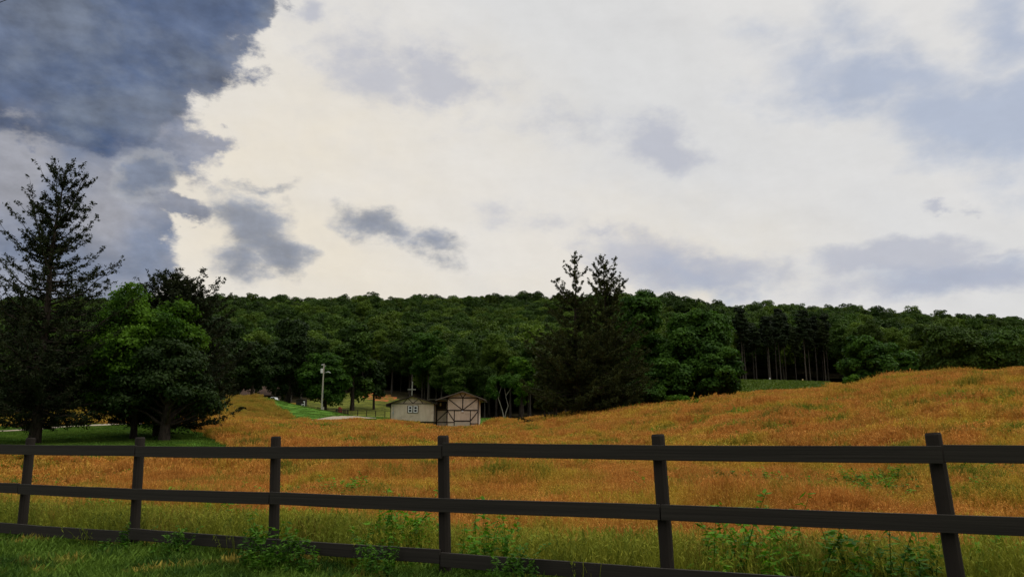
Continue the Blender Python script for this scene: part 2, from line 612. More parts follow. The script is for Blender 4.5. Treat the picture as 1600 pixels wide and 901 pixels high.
for k in ('field', 'lawn', 'pasture', 'clay', 'gravel', 'crop', 'road', 'wood'):
    M['g_' + k] = ground_mat('ground_' + k, k)

# ------------------------------------------------------------------ terrain
# surveyed heights (m above the eye): column bearing (as photograph x) -> {distance: height}
RIDGE = {250: 17, 350: 38, 450: 64, 540: 86, 620: 90, 800: 70, 1200: 30}
SURV = {
    -400: {9: -1.45, 12: -1.40, 20: -1.28, 27: -1.08, 33: -0.74, 45: 0.1, 60: 0.9, 80: 2.2, 110: 4.2, 133: 6, 160: 8, 200: 12, **RIDGE},
    0: {9: -1.45, 12: -1.40, 20: -1.28, 27: -1.08, 33: -0.74, 45: 0.15, 60: 0.95, 80: 1.95, 110: 3.4, 133: 5, 160: 7, 200: 11, **RIDGE},
    200: {9: -1.45, 12: -1.40, 20: -1.28, 27: -1.08, 33: -0.74, 45: 0.12, 60: 1.25, 80: 2.2, 110: 3.9, 133: 6, 160: 8, 200: 11, **RIDGE},
    330: {9: -1.45, 12: -1.40, 20: -1.28, 27: -1.08, 33: -0.74, 45: 0.05, 60: 1.20, 80: 2.2, 110: 4.0, 133: 7.0, 150: 8.8, 170: 8.6, 200: 10, **RIDGE},
    395: {9: -1.45, 12: -1.40, 20: -1.28, 27: -1.08, 33: -0.74, 45: 0.10, 60: 1.15, 80: 2.2, 110: 3.6, 133: 7.1, 150: 8.9, 170: 8.4, 200: 10, **RIDGE},
    450: {9: -1.45, 12: -1.40, 20: -1.28, 27: -1.08, 33: -0.74, 45: 0.15, 60: 1.05, 80: 2.0, 110: 3.2, 122: 3.9, 133: 5.5, 150: 7.6, 170: 7.4, 200: 10, **RIDGE},
    510: {9: -1.45, 12: -1.40, 20: -1.06, 33: -0.50, 45: 0.15, 60: 1.0, 80: 1.9, 110: 3.05, 120: 3.6, 133: 4.8, 150: 6.2, 170: 6.3, 200: 9.6, **RIDGE},
    575: {9: -1.45, 12: -1.40, 20: -1.05, 33: -0.45, 45: 0.15, 60: 0.95, 80: 1.8, 110: 3.1, 133: 4.2, 150: 5.0, 170: 5.9, 200: 9.2, 235: 16.2, 250: 17.5, 350: 38, 450: 64, 540: 86, 620: 90, 800: 70, 1200: 30},
    620: {9: -1.45, 12: -1.40, 20: -1.05, 33: -0.42, 45: 0.15, 60: 0.95, 80: 1.6, 110: 2.6, 122: 3.6, 133: 4.1, 150: 4.6, 170: 5.6, 200: 8.6, 235: 15.6, 250: 17, 350: 38, 450: 64, 540: 86, 620: 90, 800: 70, 1200: 30},
    690: {9: -1.45, 12: -1.40, 20: -1.02, 33: -0.40, 45: 0.15, 60: 0.9, 80: 1.5, 110: 2.2, 131: 2.95, 145: 3.6, 170: 5.2, 200: 7.5, 225: 11, **RIDGE},
    760: {9: -1.45, 12: -1.40, 20: -1.02, 33: -0.38, 45: 0.20, 60: 0.95, 80: 1.6, 110: 2.35, 131: 3.0, 145: 4.4, 170: 5.6, 200: 6.6, 225: 10, **RIDGE},
    850: {9: -1.45, 12: -1.40, 20: -1.00, 33: -0.35, 45: 0.35, 60: 1.35, 80: 2.6, 110: 3.9, 125: 4.2, 145: 4.2, 170: 5.0, 200: 7, 225: 10, **RIDGE},
    1000: {9: -1.45, 12: -1.40, 20: -0.98, 33: -0.25, 45: 0.65, 60: 2.2, 80: 3.85, 95: 4.4, 110: 4.2, 133: 4.6, 170: 7.0, 200: 9, **RIDGE},
    1160: {9: -1.45, 12: -1.40, 20: -0.90, 33: 0.10, 45: 1.5, 60: 3.2, 80: 4.75, 95: 4.8, 110: 5.6, 140: 9.4, 180: 14.2, 200: 15.5, 250: 20, 350: 38, 450: 60, 540: 80, 620: 84, 800: 66, 1200: 30},
    1320: {9: -1.45, 12: -1.40, 20: -0.80, 33: 0.45, 45: 2.2, 60: 4.1, 75: 5.1, 95: 5.2, 110: 6.4, 140: 10.0, 180: 13.6, 200: 15, 250: 20, 350: 37, 450: 59, 540: 80, 620: 84, 800: 62, 1200: 30},
    1440: {9: -1.45, 12: -1.40, 20: -0.7, 33: 1.1, 45: 3.0, 60: 5.2, 70: 6.1, 90: 6.0, 110: 6.6, 140: 8.5, 180: 11, 200: 13, 250: 18, 350: 35, 450: 56, 540: 76.5, 620: 80, 800: 60, 1200: 30},
    1600: {9: -1.45, 12: -1.35, 20: -0.6, 33: 1.5, 45: 3.7, 60: 5.7, 75: 6.2, 95: 6.1, 140: 8, 180: 10, 200: 12, 250: 16, 350: 32, 450: 52, 540: 70, 620: 74, 800: 55, 1200: 30},
    2100: {9: -1.45, 12: -1.3, 20: -0.4, 33: 1.9, 45: 4.4, 60: 6.3, 75: 6.9, 95: 6.6, 140: 8, 180: 9, 200: 11, 250: 15, 350: 28, 450: 44, 540: 58, 620: 62, 800: 50, 1200: 30},
}


def pchip(x, y, q):
    x, y = np.asarray(x, float), np.asarray(y, float)
    h = np.diff(x)
    d = np.diff(y) / h
    m = np.zeros(len(x))
    m[0], m[-1] = d[0], d[-1]
    for i in range(1, len(x) - 1):
        if d[i - 1] * d[i] > 0:
            w1, w2 = 2 * h[i] + h[i - 1], h[i] + 2 * h[i - 1]
            m[i] = (w1 + w2) / (w1 / d[i - 1] + w2 / d[i])
    q = np.clip(q, x[0], x[-1])
    i = np.clip(np.searchsorted(x, q) - 1, 0, len(x) - 2)
    t = (q - x[i]) / h[i]
    return ((1 + 2 * t) * (1 - t) ** 2 * y[i] + t * (1 - t) ** 2 * h[i] * m[i] + t * t * (3 - 2 * t) * y[i + 1] + t * t * (t - 1) * h[i] * m[i + 1])


LD = np.linspace(math.log(8), math.log(1300), 420)
COLS = sorted(SURV)
TH = np.array([math.atan((c - 800) / 1233.0) for c in COLS])
TAB = np.array([pchip(list(SURV[c]), list(SURV[c].values()), np.exp(LD)) for c in COLS])
THQ = np.linspace(TH[0], TH[-1], 500)
TABQ = np.stack([pchip(TH, TAB[:, j], THQ) for j in range(len(LD))], 1)


def vnoise(x, y, seed=0):
    """smooth value noise on arrays"""
    xi, yi = np.floor(x).astype(int), np.floor(y).astype(int)
    fx, fy = x - xi, y - yi
    fx, fy = fx * fx * (3 - 2 * fx), fy * fy * (3 - 2 * fy)

    def h(a, b):
        n = np.sin(a * 127.1 + b * 311.7 + seed * 74.7) * 43758.5453
        return n - np.floor(n)
    return (h(xi, yi) * (1 - fx) + h(xi + 1, yi) * fx) * (1 - fy) + (h(xi, yi + 1) * (1 - fx) + h(xi + 1, yi + 1) * fx) * fy


def dist_of(X, Y):
    r = np.hypot(X, Y)
    c = np.clip(Y / (r + 1e-6), 0.5, 1.0)
    return r * c


def col_of(X, Y):
    return 800 + 1233.0 * np.tan(np.clip(np.arctan2(X, Y), -1.2, 1.2))


def fence_s(X, Y):
    return (X - FP[0]) * FN[0] + (Y - FP[1]) * FN[1]


def smooth01(x, a, b):
    t = np.clip((x - a) / (b - a), 0, 1)
    return t * t * (3 - 2 * t)


def lawn_lo(px):
    """distance at which the field gives way to mown grass"""
    return np.interp(px, [300, 385, 395, 430, 470, 505, 610, 640, 680, 748, 790, 850, 900, 1000], [120, 155, 146, 131, 120, 112, 117, 121, 130, 138, 148, 172, 120, 110])


def tall_mask(X, Y):
    """1 where the tall field grass grows (its tops carry the surveyed surface there)"""
    px, d = col_of(X, Y), dist_of(X, Y)
    s = fence_s(X, Y)
    lo = lawn_lo(px)
    m = smooth01(s, 0.5, 3.0) * (1 - smooth01(d, lo - 7, lo + 1))
    lawn_left = (1 - smooth01(px, 300, 400)) * smooth01(d, 30, 34) * (1 - smooth01(d, 74, 82))
    return m * (1 - lawn_left)


def height(X, Y):
    X, Y = np.asarray(X, float), np.asarray(Y, float)
    d = np.clip(dist_of(X, Y), 8, 1300)
    th = np.clip(np.arctan2(X, Y), TH[0], TH[-1])
    fi = (th - THQ[0]) / (THQ[-1] - THQ[0]) * (len(THQ) - 1)
    fj = (np.log(d) - LD[0]) / (LD[-1] - LD[0]) * (len(LD) - 1)
    i, j = np.clip(fi.astype(int), 0, len(THQ) - 2), np.clip(fj.astype(int), 0, len(LD) - 2)
    u, v = fi - i, fj - j
    z = (TABQ[i, j] * (1 - u) + TABQ[i + 1, j] * u) * (1 - v) + (TABQ[i, j + 1] * (1 - u) + TABQ[i + 1, j + 1] * u) * v
    side = smooth01(fence_s(X, Y), -1.0, 2.0)
    z = -1.45 + (z + 1.45) * side
    z = z - 0.46 * tall_mask(X, Y)
    s = fence_s(X, Y)
    z = z + (vnoise(X / 9, Y / 9, 1) - 0.5) * 0.30 * smooth01(s, 4, 20) * (1 - smooth01(d, 100, 125))
    z = z + (vnoise(X / 2.6, Y / 2.6, 2) - 0.5) * 0.10 * smooth01(s, 0, 6)
    z = z + (vnoise(X / 45, Y / 45, 3) - 0.5) * 9.0 * smooth01(d, 270, 380)
    return z


def zat(x, y):
    return float(height(np.array([x]), np.array([y]))[0])


WOOD_X = [-400, 0, 300, 380, 450, 480, 560, 640, 700, 760, 820, 900, 1000, 1150, 1160, 1310, 1330, 1400, 1600, 2100]
WOOD_Y = [120, 125, 165, 196, 205, 220, 238, 214, 190, 190, 190, 188, 185, 185, 190, 196, 190, 185, 180, 175]


def wood_edge(px):
    return np.interp(px, WOOD_X, WOOD_Y)


def zone(X, Y):
    """0 field 1 lawn 2 pasture 3 clay 4 wood floor 5 crop ground"""
    px, d = col_of(X, Y), dist_of(X, Y)
    px = px + (vnoise(X / 3, Y / 3, 7) - 0.5) * 1200.0 / np.maximum(d, 10)
    s = fence_s(X, Y)
    z = np.zeros(np.shape(X), int)
    jig = (vnoise(X / 2.0, Y / 2.0, 9) - 0.5) * 3
    lim = np.interp(px, [-400, 250, 300, 385, 386], [82, 76, 60, 36, 34])
    jb = (vnoise(X / 1.1, Y / 1.1, 19) - 0.5) * 2.2
    z[(px < 385 + jb * 6) & (d > 33 + jig * 0.5 + jb * 0.4) & (d < lim + jig + jb)] = 1
    lo = lawn_lo(px)
    z[(px > 385) & (px < 850) & (d > lo + jig * 1.2) & (d < 200)] = 1
    z[(px > 475) & (px < 625) & (d > 172) & (d < 245)] = 2
    cx = ((px - 592) / 30) ** 2 + ((d - 225) / 12) ** 2
    z[cx < 1] = 3
    z[(px > 1140) & (px < 1300) & (d > 132) & (d < 190)] = 5
    z[(d > wood_edge(px)) & (s > 5)] = 4
    z[(np.abs(np.arctan2(X, Y)) > 1.15) & (s > 90)] = 4
    return z


NT_ = 900
core = np.linspace(-0.95, 0.95, 760)
rest = np.linspace(0.95, 2 * np.pi - 0.95, 142)[1:-1]
TA = np.concatenate([core, rest])
RR = np.concatenate([[0.5, 2, 4, 6], np.exp(np.linspace(math.log(7.5), math.log(1250), 400))])
TT, RG = np.meshgrid(TA, RR)
GX, GY = np.sin(TT) * RG, np.cos(TT) * RG
GZ = height(GX, GY)
nt, nr = len(TA), len(RR)
ii, jj = np.meshgrid(np.arange(nr - 1), np.arange(nt), indexing='ij')
jn = (jj + 1) % nt
GF = np.stack([ii * nt + jj, ii * nt + jn, (ii + 1) * nt + jn, (ii + 1) * nt + jj], -1).reshape(-1, 4)[:, ::-1]
GV = np.stack([GX, GY, GZ], -1).reshape(-1, 3)
fc = GV[GF].mean(1)
ZN = zone(fc[:, 0], fc[:, 1])
NAMES = {0: ('ground', 'g_field', 'rough grassland soil under the tall orange grass'),
         1: ('lawn', 'g_lawn', 'bright green mown grass by the drive and barns'),
         2: ('pasture', 'g_pasture', 'yellow green pasture slope beyond the wire fence'),
         3: ('ground', 'g_clay', 'bare red clay patch on the pasture slope'),
         4: ('hillside', 'g_wood', 'dark woodland floor of the hill'),
         5: ('ground', 'g_crop', 'pale soil of the small crop field')}
for zi, (nm, mk, lb) in NAMES.items():
    sel = GF[ZN == zi]
    used, inv = np.unique(sel, return_inverse=True)
    o = link(nm, mesh_np(nm, GV[used], inv.reshape(-1, 4), M[mk], smooth=True))
    o['kind'] = 'structure'
cap = MB()
cap.add([(0.5 * math.sin(a), 0.5 * math.cos(a), zat(0.1, 0.1)) for a in TA[::20]], [tuple(range(len(TA[::20])))[::-1]])
co = cap.build('ground', M['g_field'])
co['kind'] = 'structure'


def draped_strip(name, pts, width, mat, lift=0.03, n=60, jag=0.25):
    pts = np.array(pts, float)
    seg = np.r_[0, np.cumsum(np.hypot(*np.diff(pts, axis=0).T))]
    q = np.linspace(0, seg[-1], n)
    P = np.stack([pchip(seg, pts[:, 0], q), pchip(seg, pts[:, 1], q)], 1)
    T = unit(np.gradient(P, axis=0))
    N = np.stack([-T[:, 1], T[:, 0]], 1)
    wd = np.interp(q / seg[-1], np.linspace(0, 1, len(width)), width) if not np.isscalar(width) else np.full(n, width)
    V = []
    K = 9
    for k in range(K):
        f = k / (K - 1) - 0.5
        e = f * wd
        if k in (0, K - 1):
            e = e + (vnoise(P[:, 0] * 1.3 + k, P[:, 1] * 1.3, 5) - 0.5) * jag
        x, y = P[:, 0] + N[:, 0] * e, P[:, 1] + N[:, 1] * e
        V.append(np.stack([x, y, height(x, y) + lift + 0.02 * (1 - (2 * f) ** 2)], 1))
    V = np.stack(V, 1).reshape(-1, 3)
    i, j = np.meshgrid(np.arange(n - 1), np.arange(K - 1), indexing='ij')
    F = np.stack([i * K + j, (i + 1) * K + j, (i + 1) * K + j + 1, i * K + j + 1], -1).reshape(-1, 4)[:, ::-1]
    o = link(name, mesh_np(name, V, F, mat, smooth=True))
    o['kind'] = 'structure'
    return P, wd


def pd(px, d):
    return ((px - 800) / 1233.0 * d, d)


track_P, track_w = draped_strip('gravel_track', [pd(-500, 50), pd(-200, 55), pd(0, 59), pd(100, 63), pd(200, 69), pd(330, 77)], 2.2, M['g_gravel'], n=160, lift=0.06)
drive_P, drive_w = draped_strip('gravel_driveway', [pd(500, 116), pd(520, 124), pd(545, 134), pd(566, 143), pd(578, 152)], [4.6, 4.0, 3.4, 3.0, 2.6], M['g_gravel'], n=60, lift=0.08)
rp = [tuple(FP - FN * 9.5 + FD * k) for k in (-160, -80, -20, 20, 80, 160)]
draped_strip('road', rp, 6.4, M['g_road'], lift=0.05, n=120, jag=0.0)

# ------------------------------------------------------------------ grass tufts, scattered as ground cover
rng = np.random.default_rng(11)


def blade_patch(name, nb, rad, hmin, hmax, width, mat, heads=0.6, bend=0.35, seed=0, head_len=0.16):
    """a clump of curved blades with feathery seed heads"""
    g = np.random.default_rng(seed)
    a, r = g.uniform(0, 2 * np.pi, nb), rad * np.sqrt(g.uniform(0, 1, nb))
    base = np.stack([np.cos(a) * r, np.sin(a) * r, np.full(nb, -0.06)], 1)
    h = g.uniform(hmin, hmax, nb)
    la = g.uniform(0, 2 * np.pi, nb)
    lean = np.stack([np.cos(la), np.sin(la), np.zeros(nb)], 1) * (h * bend * g.uniform(0.2, 1.2, nb))[:, None]
    lean[:, 0] += h * 0.10
    wa = g.uniform(0, np.pi, nb)
    side = np.stack([np.cos(wa), np.sin(wa), np.zeros(nb)], 1) * (width * g.uniform(0.6, 1.3, nb) / 2)[:, None]
    P = Parts()
    rows = []
    for k, t in enumerate((0, 0.4, 0.75, 1.0)):
        c = base + lean * t * t + np.array([0, 0, 1.0]) * (h * (t - 0.12 * t * t))[:, None]
        w = (1.0, 0.9, 0.6, 0.12)[k]
        rows.append(np.stack([c - side * w, c + side * w], 1))
    V = np.stack(rows, 1).reshape(-1, 3)
    i = np.arange(nb)[:, None] * 8
    F = np.concatenate([i + np.array([[k, k + 1, k + 3, k + 2]]) for k in (0, 2, 4)], 0)
    P.add(V, F)
    hs = g.uniform(0, 1, nb) < heads
    tip = (base + lean + np.array([0, 0, 0.88]) * h[:, None])[hs]
    n = len(tip)
    if n:
        for k in range(5):
            c = tip - unit(lean[hs] + np.array([0, 0, 1.6]))[:] * (head_len * (k / 5.0 - 0.2)) + g.normal(size=(n, 3)) * width * 1.2
            v, f = leaves(g, c, g.normal(size=(n, 3)) + 0.2, g.uniform(0.7, 1.3, n) * head_len * 0.30, 0.15 + width * 4,
                          along=unit(lean[hs] + np.array([0, 0, 1.4])) + g.normal(size=(n, 3)) * 0.35)
            P.add(v, f)
    me = P.mesh(name, mat)
    return link(name, me, linked=False)


def weed_patch(name, ns, rad, h0, h1, leaf, mat, seed=0):
    """upright broad-leaved weeds"""
    g = np.random.default_rng(seed)
    P = Parts()
    for k in range(ns):
        a, r = g.uniform(0, 2 * np.pi), rad * math.sqrt(g.uniform())
        b = np.array([math.cos(a) * r, math.sin(a) * r, -0.05])
        h = g.uniform(h0, h1) * (1 - 0.45 * (r / rad) ** 2)
        ln = g.normal(size=2) * 0.22 * h
        pts = np.array([b + np.array([ln[0] * t * t, ln[1] * t * t, h * t]) for t in np.linspace(0, 1, 5)])
        v, f = tube_np(pts, np.linspace(0.006, 0.002, 5), 3)
        P.add(v, f)
        m = int(60 * h / h1)
        t = g.uniform(0.12, 1.0, m)
        c = b + np.stack([ln[0] * t * t, ln[1] * t * t, h * t], 1)
        d = g.normal(size=(m, 3))
        d[:, 2] = np.abs(d[:, 2]) * 0.3 + 0.15
        d = unit(d)
        ls = leaf * g.uniform(0.6, 1.3, m)
        c = c + d * ls[:, None]
        v, f = leaves(g, c, d * 0.2 + np.array([0, 0, 1.0]) + g.normal(size=(m, 3)) * 0.4, ls, 0.42, along=d)
        P.add(v, f)
    return link(name, P.mesh(name, mat), linked=False)


def scatter(name, pts, rotz, scl, idx, protos, label, tilt=None):
    """one ground-cover object: the clumps stand on a point cloud"""
    me = bpy.data.meshes.new(name)
    me.vertices.add(len(pts))
    me.vertices.foreach_set('co', np.asarray(pts, np.float32).ravel())
    rot = np.zeros((len(pts), 3), np.float32)
    rot[:, 2] = rotz
    if tilt is not None:
        rot[:, :2] = tilt
    for an, ty, dat, fld in (('rot', 'FLOAT_VECTOR', rot, 'vector'), ('scl', 'FLOAT_VECTOR', np.asarray(scl, np.float32), 'vector'), ('idx', 'INT', np.asarray(idx, np.int32), 'value')):
        me.attributes.new(an, ty, 'POINT').data.foreach_set(fld, dat.ravel())
    o = link(name, me)
    tag(o, label, None, None, 'stuff')
    ng = bpy.data.node_groups.new(name, 'GeometryNodeTree')
    ng.interface.new_socket('Geometry', in_out='INPUT', socket_type='NodeSocketGeometry')
    ng.interface.new_socket('Geometry', in_out='OUTPUT', socket_type='NodeSocketGeometry')
    N, L = ng.nodes, ng.links
    gi, go = N.new('NodeGroupInput'), N.new('NodeGroupOutput')
    iop = N.new('GeometryNodeInstanceOnPoints')
    iop.inputs['Pick Instance'].default_value = True
    jg = N.new('GeometryNodeJoinGeometry')
    for p in protos:
        oi = N.new('GeometryNodeObjectInfo')
        oi.inputs['Object'].default_value = p
        oi.inputs['As Instance'].default_value = True
        L.new(oi.outputs['Geometry'], jg.inputs[0])
    L.new(gi.outputs[0], iop.inputs['Points'])
    L.new(jg.outputs[0], iop.inputs['Instance'])
    for an, ty, sock in (('rot', 'FLOAT_VECTOR', 'Rotation'), ('scl', 'FLOAT_VECTOR', 'Scale'), ('idx', 'INT', 'Instance Index')):
        na = N.new('GeometryNodeInputNamedAttribute')
        na.data_type = ty
        na.inputs['Name'].default_value = an
        L.new(na.outputs[0], iop.inputs[sock])
    L.new(iop.outputs[0], go.inputs[0])
    md = o.modifiers.new('clumps', 'NODES')
    md.node_group = ng
    return o


def wedge_points(n, d0, d1, a0=-0.82, a1=0.82, g=rng):
    """points spread evenly by area over the view wedge between two distances"""
    d = np.sqrt(g.uniform(d0 * d0, d1 * d1, n))
    a = g.uniform(a0, a1, n)
    return a * d, d


def clear_of(X, Y, P, wd):
    """true where a point is off the strip with centre line P"""
    ok = np.ones(len(X), bool)
    for k in range(0, len(P), 2):
        ok &= (X - P[k, 0]) ** 2 + (Y - P[k, 1]) ** 2 > (wd[k] / 2 + 0.25) ** 2
    return ok


def not_in_barn(X, Y):
    return ~((X > -22) & (X < -4.8) & (Y > 132.2) & (Y < 142))


near_p = [blade_patch('grass_clump', 170, 0.42, 0.34, 0.74, 0.0075, M['field_grass'], 0.5, seed=k, head_len=0.11) for k in range(4)]
mid_p = [blade_patch('grass_clump', 110, 0.60, 0.36, 0.70, 0.022, M['field_grass'], 0.6, seed=20 + k, head_len=0.20) for k in range(4)]
far_p = [blade_patch('grass_clump', 110, 1.0, 0.26, 0.54, 0.042, M['field_grass'], 0.6, seed=40 + k, head_len=0.30) for k in range(4)]
verge_p = [blade_patch('grass_clump', 260, 0.36, 0.07, 0.20, 0.0065, M['verge_grass'], 0.04, bend=0.6, seed=60 + k) for k in range(4)]
lawn_p = [blade_patch('grass_clump', 160, 0.9, 0.05, 0.11, 0.035, M['turf'], 0.0, bend=0.6, seed=80 + k) for k in range(3)]

for nm, d0, d1, dens, protos, lb in (
        ('tall_grass', 6, 26, 7.0, near_p, 'tall orange and green seeding grass just beyond the fence'),
        ('tall_grass', 26, 62, 3.0, mid_p, 'orange seeding grass rolling over the middle of the field'),
        ('tall_grass', 62, 165, 1.0, far_p, 'far tall grass along the field crest and below the barns')):
    area = 0.82 * (d1 * d1 - d0 * d0)
    X, Y = wedge_points(int(area * dens), d0, d1)
    s = fence_s(X, Y)
    ok = (s > 0.25) & (zone(X, Y) == 0) & not_in_barn(X, Y) & clear_of(X, Y, track_P, track_w) & clear_of(X, Y, drive_P, drive_w)
    X, Y = X[ok], Y[ok]
    hv = 0.55 + 0.95 * vnoise(X / 2.2, Y / 2.2, 4) * (0.5 + vnoise(X / 11, Y / 11, 6))
    sc = np.stack([np.ones_like(hv), np.ones_like(hv), hv], 1)
    scatter(nm, np.stack([X, Y, height(X, Y)], 1), rng.uniform(0, 6.28, len(X)), sc, rng.integers(0, 4, len(X)), protos, lb,
            tilt=rng.normal(size=(len(X), 2)) * 0.06)

# green verge between the road and the fence and a little beyond it
X, Y = wedge_points(16000, 3.5, 16, -1.0, 1.0)
s = fence_s(X, Y)
ok = (s > -5.2) & (s < 0.8) | ((s > 0.8) & (s < 4.0) & (rng.uniform(size=len(s)) < 0.25))
X, Y = X[ok], Y[ok]
hv = 0.6 + 0.8 * vnoise(X / 0.9, Y / 0.9, 14)
scatter('verge_grass', np.stack([X, Y, height(X, Y)], 1), rng.uniform(0, 6.28, len(X)), np.stack([hv, hv, hv], 1), rng.integers(0, 4, len(X)), verge_p,
        'lush green verge grass growing along the foot of the fence')
# short turf of the lawns
Xs, Ys = [], []
for d0, d1, a0, a1, n in ((32, 85, -0.82, -0.28, 9000), (112, 200, -0.36, 0.06, 7000)):
    X, Y = wedge_points(n, d0, d1, a0, a1)
    ok = (zone(X, Y) == 1) & clear_of(X, Y, track_P, track_w) & clear_of(X, Y, drive_P, drive_w) & not_in_barn(X, Y)
    Xs.append(X[ok])
    Ys.append(Y[ok])
X, Y = np.concatenate(Xs), np.concatenate(Ys)
scatter('lawn_grass', np.stack([X, Y, height(X, Y)], 1), rng.uniform(0, 6.28, len(X)), np.ones((len(X), 3)), rng.integers(0, 3, len(X)), lawn_p,
        'short green turf of the lawns')

# ------------------------------------------------------------------ crop rows on the small slope
M['crop_leaf'] = leaf_mat('crop_leaf', (0.045, 0.075, 0.016), (0.095, 0.135, 0.026), (0.12, 0.2, 0.02), hue_by_object=False)
P = Parts()
g = np.random.default_rng(5)
u = np.array([0.36, 0.933])
w = np.array([0.933, -0.36])
o0 = np.array(pd(1240, 160))
for k in range(-26, 34):
    t = np.arange(-34, 34, 0.16)
    c = o0 + w * k * 1.5 + u * t[:, None] + g.normal(size=(len(t), 2)) * 0.1
    ok = zone(c[:, 0], c[:, 1]) == 5
    c = c[ok]
    if not len(c):
        continue
    for q in range(5):
        cc = c + g.normal(size=c.shape) * 0.30
        z = height(cc[:, 0], cc[:, 1]) + g.uniform(0.1, 0.55, len(cc))
        v, f = leaves(g, np.stack([cc[:, 0], cc[:, 1], z], 1), g.normal(size=(len(cc), 3)) + np.array([0, 0, 0.8]), g.uniform(0.12, 0.26, len(cc)), 0.6)
        P.add(v, f)
tag(link('crop_rows', P.mesh('crop_rows', M['crop_leaf'])), 'low green crop planted in slanting rows on the small slope before the pines', kind='stuff')

# ------------------------------------------------------------------ trees
M['leaf_wood'] = leaf_mat('leaf_wood', (0.019, 0.042, 0.009), (0.050, 0.095, 0.014), (0.080, 0.128, 0.015), 0.15, nscale=0.25)
M['leaf_pine'] = leaf_mat('leaf_pine', (0.010, 0.018, 0.008), (0.020, 0.034, 0.011), (0.026, 0.040, 0.012), 0.05, nscale=0.3)
M['leaf_bright'] = leaf_mat('leaf_bright', (0.028, 0.074, 0.010), (0.095, 0.190, 0.017), (0.1, 0.2, 0.02), 0.30, nscale=0.7, hue_by_object=False)
M['leaf_mid'] = leaf_mat('leaf_mid', (0.020, 0.052, 0.009), (0.054, 0.120, 0.015), (0.1, 0.2, 0.02), 0.22, nscale=0.5, hue_by_object=False)
M['leaf_olive'] = leaf_mat('leaf_olive', (0.022, 0.036, 0.008), (0.048, 0.066, 0.013), (0.1, 0.2, 0.02), 0.2, nscale=0.5, hue_by_object=False)
M['leaf_dark'] = leaf_mat('leaf_dark', (0.012, 0.026, 0.008), (0.026, 0.048, 0.010), (0.1, 0.2, 0.02), 0.12, nscale=0.6, hue_by_object=False)
M['cedar'] = leaf_mat('cedar', (0.012, 0.020, 0.009), (0.026, 0.034, 0.013), (0.1, 0.2, 0.02), 0.08, nscale=0.8, hue_by_object=False, rough=0.7)
M['cedar_brown'] = leaf_mat('cedar_brown', (0.021, 0.029, 0.009), (0.048, 0.058, 0.016), (0.1, 0.2, 0.02), 0.08, nscale=0.8, hue_by_object=False, rough=0.7)
M['bark'] = bark_mat('bark', (0.022, 0.018, 0.015), (0.06, 0.048, 0.038))
M['bark_pale'] = bark_mat('bark_pale', (0.13, 0.12, 0.10), (0.28, 0.26, 0.22))
M['bark_grey'] = bark_mat('bark_grey', (0.045, 0.040, 0.034), (0.105, 0.095, 0.08))


def crown_mesh(name, mat, H, RAD, base, npuff, nleaf, lsize, seed, squash=0.8, puff=(0.26, 0.42), taper=0.0, flat_bottom=True, rag=0.0):
    """foliage gathered in overlapping clumps; leaves sit on the shell of each clump, gaps stay between clumps"""
    g = np.random.default_rng(seed)
    ch = (H - base) / 2
    cz = base + ch
    d = unit(g.normal(size=(npuff * 3, 3)))
    if flat_bottom:
        d = d[(d[:, 2] > -0.75) & (d[:, 2] < 0.93)][:npuff]
    else:
        d = d[:npuff]
    n = len(d)
    rr = g.uniform(0.15, 1.0, n) ** 0.45
    pr = g.uniform(puff[0], puff[1], n) * RAD
    c = d * rr[:, None]
    zz = np.minimum(c[:, 2] * 1.28, 0.90 + 0.10 * g.uniform(size=n))
    wide = 1.0 - taper * np.clip(zz * 0.5 + 0.5, 0, 1) ** 1.3
    c = np.stack([c[:, 0] * (RAD - pr * 0.85) * wide, c[:, 1] * (RAD - pr * 0.85) * wide, cz + zz * (ch - pr * squash * 0.9)], 1)
    pr = pr * (0.75 + 0.25 * wide)
    wgt = pr ** 2
    which = g.choice(n, size=nleaf, p=wgt / wgt.sum())
    ld = unit(g.normal(size=(nleaf, 3)))
    flip = (ld[:, 2] < -0.2) & (g.uniform(size=nleaf) < 0.7)
    ld[flip, 2] *= -1
    # sub-clumps roughen each clump
    k = 1.0 + 0.26 * np.sin(ld[:, 0] * 9 + which * 1.7) * np.sin(ld[:, 1] * 9 + which * 2.3) * np.sin(ld[:, 2] * 8 + which)
    rad = pr[which] * (0.74 + 0.32 * g.uniform(size=nleaf) ** 1.3 + rag * g.exponential(0.12, nleaf)) * k
    p = c[which] + ld * rad[:, None] * np.array([1, 1, squash])
    inside = np.zeros(nleaf, bool)
    for q in range(n):
        dd = (p - c[q]) / np.array([1, 1, squash])
        inside |= (np.einsum('ij,ij->i', dd, dd) < (pr[q] * 0.66) ** 2) & (which != q)
    p, ld, which = p[~inside], ld[~inside], which[~inside]
    nrm = ld * 0.9 + g.normal(size=(len(p), 3)) * 0.55 + np.array([0, 0, 0.35])
    v, f = leaves(g, p, nrm, lsize * g.uniform(0.6, 1.35, len(p)), 0.62)
    P = Parts()
    P.add(v, f)
    return P.mesh(name, mat), c, pr


